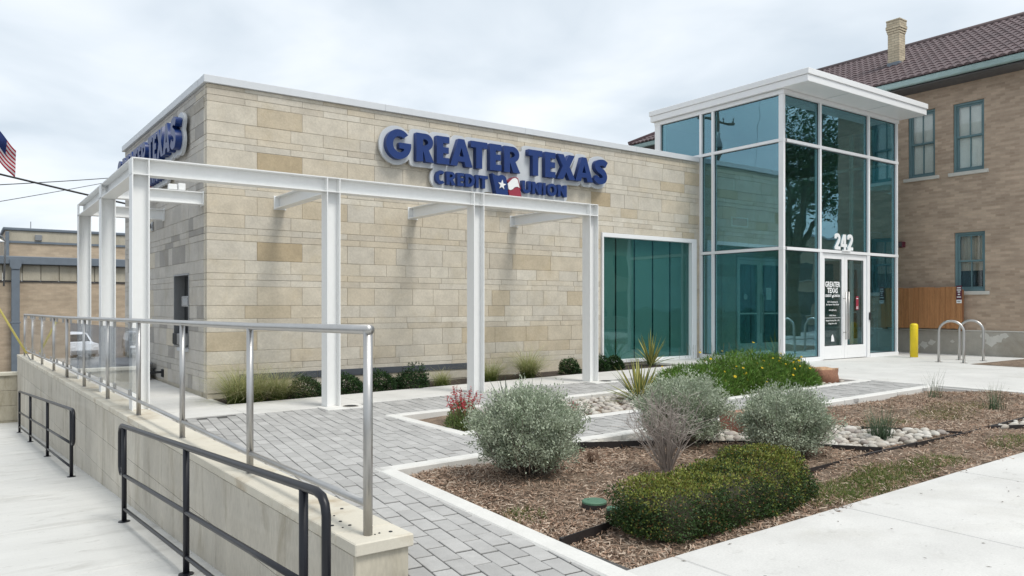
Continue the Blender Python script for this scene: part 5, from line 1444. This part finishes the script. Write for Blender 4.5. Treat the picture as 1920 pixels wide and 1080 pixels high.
sage(5.82, 5.20, bed_z(5.7, 5.2), .92, .84, .70, 'grey sage bush behind the bare dead branches, middle of the three', 2, 1.0, open_low=.30)
sage(6.12, 4.25, bed_z(6.1, 4.3), .82, .78, .65, 'grey sage bush rightmost of the three, beside the white cobbles', 4, 1.0, open_low=.12)
def deadbush(x, y, z, w, h, label, n=70, seed=5, col=(.30, .245, .215)):
    random.seed(seed); g_ = G()
    for k in range(n):
        a = random.uniform(0, 6.28); rr = w / 2 * random.uniform(.2, 1); tip = Vector((x + rr * math.cos(a), y + rr * math.sin(a), z + h * random.uniform(.55, 1.0)))
        b = Vector((x + random.gauss(0, .012), y + random.gauss(0, .012), z - .02)); m = b.lerp(tip, .5) + Vector((random.gauss(0, .02), random.gauss(0, .02), random.uniform(-.03, .05)))
        g_.tube([b, m, tip], [.0052, .0036, .0014], 3, col, cap=False)
        for q in range(6):
            s = m.lerp(tip, random.uniform(0, .95)); e_ = s + Vector((random.gauss(0, .06), random.gauss(0, .06), random.uniform(.01, .12))) * (w / .55)
            g_.tube([s, e_], [.0022, .001], 3, col, cap=False)
    return tag(g_.obj('bare_shrub', M['twig']), label, 'shrub')
deadbush(4.80, 4.45, bed_z(4.7, 4.4), .72, .66, 'leafless grey-brown shrub of thin bare branches in front of the sage', 74, 5, (.33, .285, .255))
deadbush(4.55, 5.12, bed_z(4.5, 5.1), .2, .12, 'tiny dead brown shrub in the mulch beside the large sage bush', 18, 7, (.20, .13, .09))

# ---- clipped boxwood hedge: a low block and a taller mound
def hedge():
    t = empty('boxwood_hedge', (4.2, 3.42, 0), 'clipped olive-green boxwood hedge by the sidewalk, low block rising to a mound', 'hedge')
    lobes = [((3.80, 3.36, .0), (.48, .28, .285), 8., 26000), ((4.33, 3.40, .0), (.42, .31, .315), 3.6, 22000), ((4.68, 3.47, .0), (.36, .34, .365), 2.9, 22000)]
    Ps, As, Cs = [], [], []; core = G()
    def inside(p, l, k=.93):
        (x, y, z), (a, b, h), e_, _ = l
        q = (np.abs((p[:, 0] - x) / a) ** e_ + np.abs((p[:, 1] - y) / b) ** e_ + np.clip((p[:, 2] - z) / h, 0, 9) ** e_) ** (1 / e_); return q < k
    for l in lobes:
        (x, y, z), (a, b, h), e_, n = l
        d = unit(rng.normal(size=(n, 3))); d[:, 2] = np.abs(d[:, 2])
        q = (np.abs(d[:, 0]) ** e_ + np.abs(d[:, 1]) ** e_ + np.abs(d[:, 2]) ** e_) ** (-1 / e_)
        s = d * q[:, None]
        lump = 1 + .045 * np.sin(9 * s[:, 0] * a / .4 + 4 * s[:, 1]) + .04 * np.sin(11 * s[:, 2] + 7 * s[:, 0])
        P = np.array([x, y, z]) + s * np.array([a, b, h]) * (lump * rng.uniform(.84, 1.02, n))[:, None]
        N = unit(np.sign(s) * np.abs(s) ** (e_ - 1) / np.array([a, b, h]))
        ok = np.ones(n, bool)
        for o_ in lobes:
            if o_ is not l: ok &= ~inside(P, o_)
        P, N, s = P[ok], N[ok], s[ok]; n = len(P)
        Ps.append(P); As.append(unit(N * .8 + rng.normal(size=(n, 3)) * .7 + np.array([0, 0, .25])))
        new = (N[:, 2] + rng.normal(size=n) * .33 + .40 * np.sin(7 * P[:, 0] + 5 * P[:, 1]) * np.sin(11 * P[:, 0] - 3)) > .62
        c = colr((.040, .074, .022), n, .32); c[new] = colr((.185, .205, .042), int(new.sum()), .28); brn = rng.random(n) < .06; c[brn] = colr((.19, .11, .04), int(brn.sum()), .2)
        Cs.append(c)
        nu_, nv_ = 20, 8; Vc = []
        for j in range(nv_ + 1):
            ph = math.pi / 2 * j / nv_
            for i in range(nu_):
                th = 2 * math.pi * i / nu_; dd = (math.cos(th) * math.cos(ph), math.sin(th) * math.cos(ph), math.sin(ph)); qq = (abs(dd[0]) ** e_ + abs(dd[1]) ** e_ + abs(dd[2]) ** e_) ** (-1 / e_)
                Vc.append((x + dd[0] * qq * a * .82, y + dd[1] * qq * b * .80, z + dd[2] * qq * h * .84))
        core.add(Vc, [(j * nu_ + i, j * nu_ + (i + 1) % nu_, (j + 1) * nu_ + (i + 1) % nu_, (j + 1) * nu_ + i) for j in range(nv_) for i in range(nu_)], (.06, .055, .033))
    P = np.concatenate(Ps); A = np.concatenate(As); n = len(P)
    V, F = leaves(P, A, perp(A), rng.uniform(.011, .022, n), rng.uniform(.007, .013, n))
    core.obj('dark_core', M['twig'], t); npobj('foliage', V, F, np.concatenate(Cs), M['leaf_gloss'], t, org=(4.2, 3.42, .2), kind='stuff')  # solid dark filler mesh, its colour stands in for the hedge's shaded inside
hedge()

# ---- spreading bush with yellow daisies
def daisy_bush():
    t = empty('daisy_bush', (10.2, 7.9, .08), 'wide bright green bush dotted with yellow daisies in front of the entrance', 'bush')
    L = [(9.2, 7.75, .75, .60, .44), (9.85, 7.85, .80, .68, .61), (10.5, 7.9, .75, .70, .64), (11.0, 7.72, .58, .58, .54), (8.85, 7.55, .5, .42, .34), (10.2, 7.5, .9, .45, .44), (10.9, 7.4, .5, .36, .40), (9.4, 8.3, .7, .4, .42)]
    Ps, As, Cs = [], [], []; n = 5200; tips = []
    for (x, y, a, b, h) in L:
        d = unit(rng.normal(size=(n, 3))); d[:, 2] = np.abs(d[:, 2]) * .9 + .02
        P = np.array([x, y, gz(x) - .05]) + d * np.array([a, b, h]) * (rng.uniform(.55, 1.06, n) ** .6)[:, None]
        Ps.append(P); As.append(unit(d * np.array([.8, .8, .7]) + rng.normal(size=(n, 3)) * .55 + np.array([0, 0, .45])))
        c = colr((.105, .20, .035), n, .3); lt = rng.random(n) < .2; c[lt] = colr((.15, .23, .05), int(lt.sum()), .2); Cs.append(c)
        for k in range(7):
            q = unit(rng.normal(size=(1, 3)))[0]; q[2] = abs(q[2]) + .25; q[1] = -abs(q[1]) if rng.random() < .7 else q[1]; q /= np.linalg.norm(q); tips.append(np.array([x, y, gz(x) - .05]) + q * np.array([a, b, h]) * 1.06)
    P = np.concatenate(Ps); A = np.concatenate(As); m = len(P)
    V, F = leaves(P, A, perp(A), rng.uniform(.05, .11, m), rng.uniform(.007, .015, m))
    npobj('foliage', V, F, np.concatenate(Cs), M['leaf'], t, org=(10.2, 7.8, .3), kind='stuff')
    st_ = G(); fl_ = G()
    for p in tips:
        if p[2] < .2: continue
        top_ = p + np.array([rng.normal() * .02, rng.normal() * .02, rng.uniform(.02, .09)]); st_.tube([p - np.array([0, 0, .1]), top_], .0022, 3, (.10, .13, .04), cap=False)
        nn = Vector((rng.normal() * .4 - .25, rng.normal() * .4 - .5, 1)).normalized(); u = nn.orthogonal().normalized(); w = nn.cross(u); c = Vector(top_); r = rng.uniform(.016, .027)
        for k in range(8):
            a0 = k * math.pi / 4; e1 = c + (u * math.cos(a0) + w * math.sin(a0)) * r; s1 = (u * -math.sin(a0) + w * math.cos(a0)) * r * .33
            fl_.add([c, c.lerp(e1, .6) + s1, e1, c.lerp(e1, .6) - s1], [(0, 1, 2, 3)], (.75, .56, .02))
        fl_.add([c + nn * .003 + (u * math.cos(q) + w * math.sin(q)) * r * .3 for q in np.linspace(0, 5.2, 6)], [tuple(range(6))], (.45, .22, .02))
    for k in range(40):
        x = rng.uniform(9.3, 11.5); y = rng.uniform(7.9, 8.5); z0 = gz(x) + .45; st_.tube([(x, y, z0), (x + rng.normal() * .05, y + rng.normal() * .05, z0 + rng.uniform(.1, .26))], .002, 3, (.16, .15, .08), cap=False)
    st_.obj('stems', M['twig'], t, kind='stuff'); fl_.obj('flowers', M['petal'], t, kind='stuff')
daisy_bush()

# ---- red autumn sage
def red_sage(x, y, w, h, label, nf, seed, n=1900):
    random.seed(seed); z = gz(x) - .07
    t = empty('red_flower_bush', (x, y, z), label, 'bush', 'red flowering sages')
    d = unit(rng.normal(size=(n, 3))); d[:, 2] = np.abs(d[:, 2]); P = np.array([x, y, z]) + d * np.array([w / 2, w / 2, h * .62]) * (rng.random(n) ** .4)[:, None]
    A = unit(d + rng.normal(size=(n, 3)) * .5 + np.array([0, 0, .6])); V, F = leaves(P, A, perp(A), rng.uniform(.02, .045, n), rng.uniform(.008, .016, n))
    npobj('foliage', V, F, colr((.115, .16, .05), n, .3), M['leaf'], t, org=(x, y, z + .1), kind='stuff')
    st_ = G(); Pf, Af = [], []
    for k in range(nf):
        a = random.uniform(0, 6.28); r = w / 2 * random.uniform(.1, .95); b = Vector((x + r * .6 * math.cos(a), y + r * .6 * math.sin(a), z + h * .35)); e_ = Vector((x + r * 1.1 * math.cos(a), y + r * 1.1 * math.sin(a), z + h * random.uniform(.62, 1.0)))
        st_.tube([b, e_], [.003, .0015], 3, (.20, .09, .08), cap=False)
        for q in range(16):
            p = b.lerp(e_, random.uniform(.5, 1.0)); Pf.append(tuple(p + Vector([random.gauss(0, .008) for _ in range(3)]))); Af.append([random.gauss(0, 1), random.gauss(0, 1), random.gauss(.1, .5)])
    st_.obj('stems', M['twig'], t, kind='stuff'); m = len(Pf); Af = unit(np.array(Af)); V, F = leaves(np.array(Pf), Af, perp(Af), rng.uniform(.015, .032, m), rng.uniform(.010, .018, m))
    npobj('flowers', V, F, colr((.46, .06, .07), m, .25), M['petal'], t, org=(x, y, z + h * .6), kind='stuff')
red_sage(4.68, 7.42, .54, .44, 'red flowering sage in the near corner of the rock planter', 22, 1, 2600)
red_sage(5.0, 8.0, .40, .44, 'smaller red flowering sage behind the one at the planter corner', 22, 2)
red_sage(6.02, 7.32, .44, .24, 'low red flowering sage beside the grey cobbles', 12, 3)
red_sage(5.75, 7.9, .40, .26, 'low red flowering sage half hidden behind the large grey sage bush', 10, 4)

# ---- dark glossy shrubs along the facade
def round_shrub(x, y, w, h, label, n=2600):
    z = gz(x) - .05
    t = empty('round_shrub', (x, y, z), label, 'shrub', 'dark green shrubs under the front wall')
    d = unit(rng.normal(size=(n, 3))); d[:, 2] = d[:, 2] * .5 + .5; d = unit(d); ph = rng.random() * 6
    lump = 1 + .10 * np.sin(4 * d[:, 0] + 5 * d[:, 1] + ph) + .08 * np.sin(6 * d[:, 2] + 3 * d[:, 0] + ph)
    P = np.array([x, y, z]) + d * np.array([w / 2, w / 2, h]) * (lump * rng.uniform(.6, 1.03, n) ** .5)[:, None]
    A = unit(d * .7 + rng.normal(size=(n, 3)) * .6 + np.array([0, 0, .35])); V, F = leaves(P, A, perp(A), rng.uniform(.028, .055, n), rng.uniform(.012, .022, n))
    c = colr((.026, .058, .020), n, .3); lt = rng.random(n) < .15; c[lt] = colr((.06, .13, .03), int(lt.sum()), .2)
    npobj('foliage', V, F, c, M['leaf_gloss'], t, org=(x, y, z + h / 2), kind='stuff')
    g_ = G()
    for k in range(9):
        a = k * .7; g_.tube([(x, y, z - .02), (x + w * .3 * math.cos(a), y + w * .3 * math.sin(a), z + h * .75)], [.008, .003], 4, (.07, .055, .04), cap=False)
    g_.obj('stems', M['twig'], t, kind='stuff')
for (x, y, w, h, l) in ((4.28, 11.42, .52, .34, 'dark green shrub between the feather grass and the second pergola post'), (4.95, 11.38, .50, .34, 'dark green shrub just right of the second pergola post'), (5.52, 11.36, .50, .34, 'dark green shrub behind the end of the steel rail, middle of its row'),
                        (6.08, 11.30, .54, .40, 'largest dark green shrub at the right end of its row under the front wall'), (9.68, 11.55, .42, .33, 'dark green shrub just left of the last pergola post'), (10.55, 11.62, .38, .30, 'dark green shrub just right of the last pergola post'), (10.95, 11.62, .36, .30, 'dark green shrub under the left corner of the big window')):
    round_shrub(x, y, w, h, l)
# ---- feather grasses
def strips(P, A, L, W, bend, segs=4, colA=None, colB=None):
    """curved tapering blades; returns V, F, cols"""
    n = len(P); S = unit(np.cross(A, np.array([0, 0, 1.])) + 1e-6); Vs = []; D = unit(A * np.array([1, 1, 0]) + 1e-6)
    for k in range(segs + 1):
        t = k / segs; p = P + A * (L * t)[:, None] + (D * .55 - np.array([0, 0, 1.]) * .6) * (bend * L * t * t)[:, None]
        w = (W * (1 - t * .92))[:, None] / 2; Vs += [p - S * w, p + S * w]
    V = np.stack(Vs, 1).reshape(-1, 3); m = 2 * (segs + 1); F = []; cols = []
    base = (np.arange(n) * m)[:, None]
    for k in range(segs):
        F.append(base + np.array([2 * k, 2 * k + 1, 2 * k + 3, 2 * k + 2])); cols.append(colA * (1 - k / (segs - 1 or 1)) + colB * (k / (segs - 1 or 1)))
    return V, np.concatenate(F), np.concatenate(cols)
def tuft(name, x, y, z, n, L, W, spread, bend, cA, cB, label, cat, group, mat='grass', wind=(0, 0)):
    t = empty(name, (x, y, z), label, cat, group)
    P = np.stack([x + rng.normal(size=n) * .05, y + rng.normal(size=n) * .05, np.full(n, z)], 1)
    A = unit(np.stack([rng.normal(size=n) * spread + wind[0], rng.normal(size=n) * spread + wind[1], np.ones(n)], 1))
    V, F, c = strips(P, A, rng.uniform(.55, 1.1, n) * L, np.full(n, W), rng.uniform(.4, 1.2, n) * bend, 4, colr(cA, n, .2), colr(cB, n, .2))
    npobj('blades', V, F, c, M[mat], t, org=(x, y, z), kind='stuff'); return t
gG = 'feather grasses under the front wall'
for (x, y, L, n, l) in ((3.28, 11.50, .62, 420, 'feather grass clump at the building corner, leftmost of the three'), (3.52, 11.40, .58, 380, 'feather grass clump second from the building corner'), (3.86, 11.44, .52, 360, 'feather grass clump next to the first dark shrub'),
                        (6.72, 11.45, .34, 160, 'small feather grass clump left of the third pergola post'), (7.78, 11.50, .48, 220, 'thin feather grass clump just right of the third pergola post'), (8.62, 11.50, .62, 460, 'tall feather grass clump midway between the third and last pergola posts')):
    tuft('feather_grass', x, y, gz(x) - .04, int(n * 2.0), L * 1.55, .006, .46, .85, (.20, .26, .07), (.56, .53, .30), l, 'grass', gG)
# ---- variegated and dark yuccas: each sword leaf a part
def yucca(x, y, z, n, L, W, spread, label, kind, seed, droop=.12):
    random.seed(seed); t = empty('yucca', (x, y, z), label, 'plant', 'yuccas')
    for k in range(n):
        a = k * 2.39996 + random.uniform(-.2, .2); el = R(random.uniform(*spread)); l = L * random.uniform(.75, 1.05)
        d = Vector((math.cos(a) * math.cos(el), math.sin(a) * math.cos(el), math.sin(el))); s = Vector((-math.sin(a), math.cos(a), 0)); up = d.cross(s) * -1
        V, F, cc_ = [], [], []; segs = 5; fr = (-.5, -.28, .28, .5)
        for i in range(segs + 1):
            u = i / segs; w = W * (math.sin(math.pi * min(u * .62 + .28, 1)) ** 1.0) * (1 - u ** 3) + .0008; c = Vector((x, y, z)) + d * (l * u) - Vector((0, 0, droop * l * u * u * math.cos(el)))
            for q in fr: V.append(c + s * (w * q) + up * (abs(q) * w * .5))
        for i in range(segs):
            for q in range(3):
                F.append((i * 4 + q, i * 4 + q + 1, i * 4 + q + 5, i * 4 + q + 4))
                e_ = random.uniform(.85, 1.1)
                cc_.append(tuple(v * e_ for v in (((.46, .42, .13) if q == 1 else (.10, .16, .07)) if kind == 'var' else (.10, .145, .105))))
        g_ = G()
        g_.v = [tuple(v) for v in V]; g_.f = F; g_.c = cc_
        g_.obj('sword_leaf', M['leaf'], t, smooth=True)
yucca(12.05, 11.66, gz(12) - .02, 36, .80, .05, (25, 88), 'tall yellow-striped yucca in front of the big window', 'var', 1, .25)
yucca(7.95, 7.92, gz(8) - .06, 52, .72, .048, (6, 78), 'low spreading yellow-striped yucca in the rock planter', 'var', 2)
yucca(5.85, 8.25, gz(6) - .06, 16, .56, .030, (35, 85), 'dark grey-green yucca behind the large sage bush', 'dark', 3, .05)
yucca(6.25, 8.20, gz(6) - .06, 10, .50, .028, (55, 88), 'small dark yucca with upright leaves behind the sage, right of its twin', 'dark', 4, .02)
# ---- red yuccas: rush-like clumps in the mulch
gR = 'rush-like clumps in the mulch'
tuft('rush_clump', 7.55, 4.12, gz(7.5) - .04, 150, .44, .0085, .42, .25, (.065, .105, .06), (.12, .165, .10), 'dark green rush-like clump among the white cobbles', 'plant', gR, 'leaf')
tuft('rush_clump', 11.40, 5.42, gz(11.4) - .05, 26, .48, .008, .22, .15, (.09, .13, .07), (.16, .18, .12), 'sparse upright rush-like clump at the back corner of the mulch bed', 'plant', gR, 'leaf')
tuft('rush_clump', 10.60, 4.30, gz(10.6) - .05, 60, .42, .008, .26, .2, (.09, .13, .07), (.15, .18, .11), 'rush-like clump in the weedy mulch near the right edge', 'plant', gR, 'leaf')
tuft('rush_clump', 11.5, 4.1, gz(11.5) - .05, 60, .36, .008, .4, .3, (.09, .13, .07), (.15, .18, .11), 'rush-like clump cut by the right edge of the view', 'plant', gR, 'leaf')
# ---- irrigation valve covers
for (x, y, r, l) in ((3.63, 4.06, .088, 'round green plastic valve cover in the mulch'), (3.60, 3.83, .05, 'smaller green valve cover half under the hedge')):
    z = bed_z(x, y); v = empty('valve_cover', (x, y, z), l, 'valve cover', 'irrigation valve covers')
    G().lathe(x, y, [(r * 1.05, z - .04), (r * 1.0, z + .035)], 24).obj('ring', M['edging'], v)
    lid = G().lathe(x, y, [(r, z + .0355), (r, z + .047), (r * .93, z + .052)], 24).obj('lid', M['green_lid'], v)
    G().lathe(x - .3 * r, y + .4 * r, [(.007, z + .0525), (.006, z + .053)], 8).obj('lifting_hole', M['dark'], lid)
# ---- fallen leaves and twigs on the paving
g_ = G()
for k in range(70):
    x, y = random.uniform(3.0, 12), random.uniform(1.6, 2.9)
    if k > 50: x, y = random.uniform(12.6, 18), random.uniform(5, 9.5)
    z = gz(x) + .0105; a = random.uniform(0, 6.28); l, w = random.uniform(.006, .02), random.uniform(.002, .006)
    g_.add([(x - l * math.cos(a), y - l * math.sin(a), z), (x + w * math.sin(a), y - w * math.cos(a), z + .003), (x + l * math.cos(a), y + l * math.sin(a), z + .001), (x - w * math.sin(a), y + w * math.cos(a), z + .002)], [(0, 1, 2, 3)], (.12, .09, .06))
tag(g_.obj('leaf_litter', M['chip'], kind='stuff'), 'scattered bits of dry leaf and twig on the pale paving', 'litter')
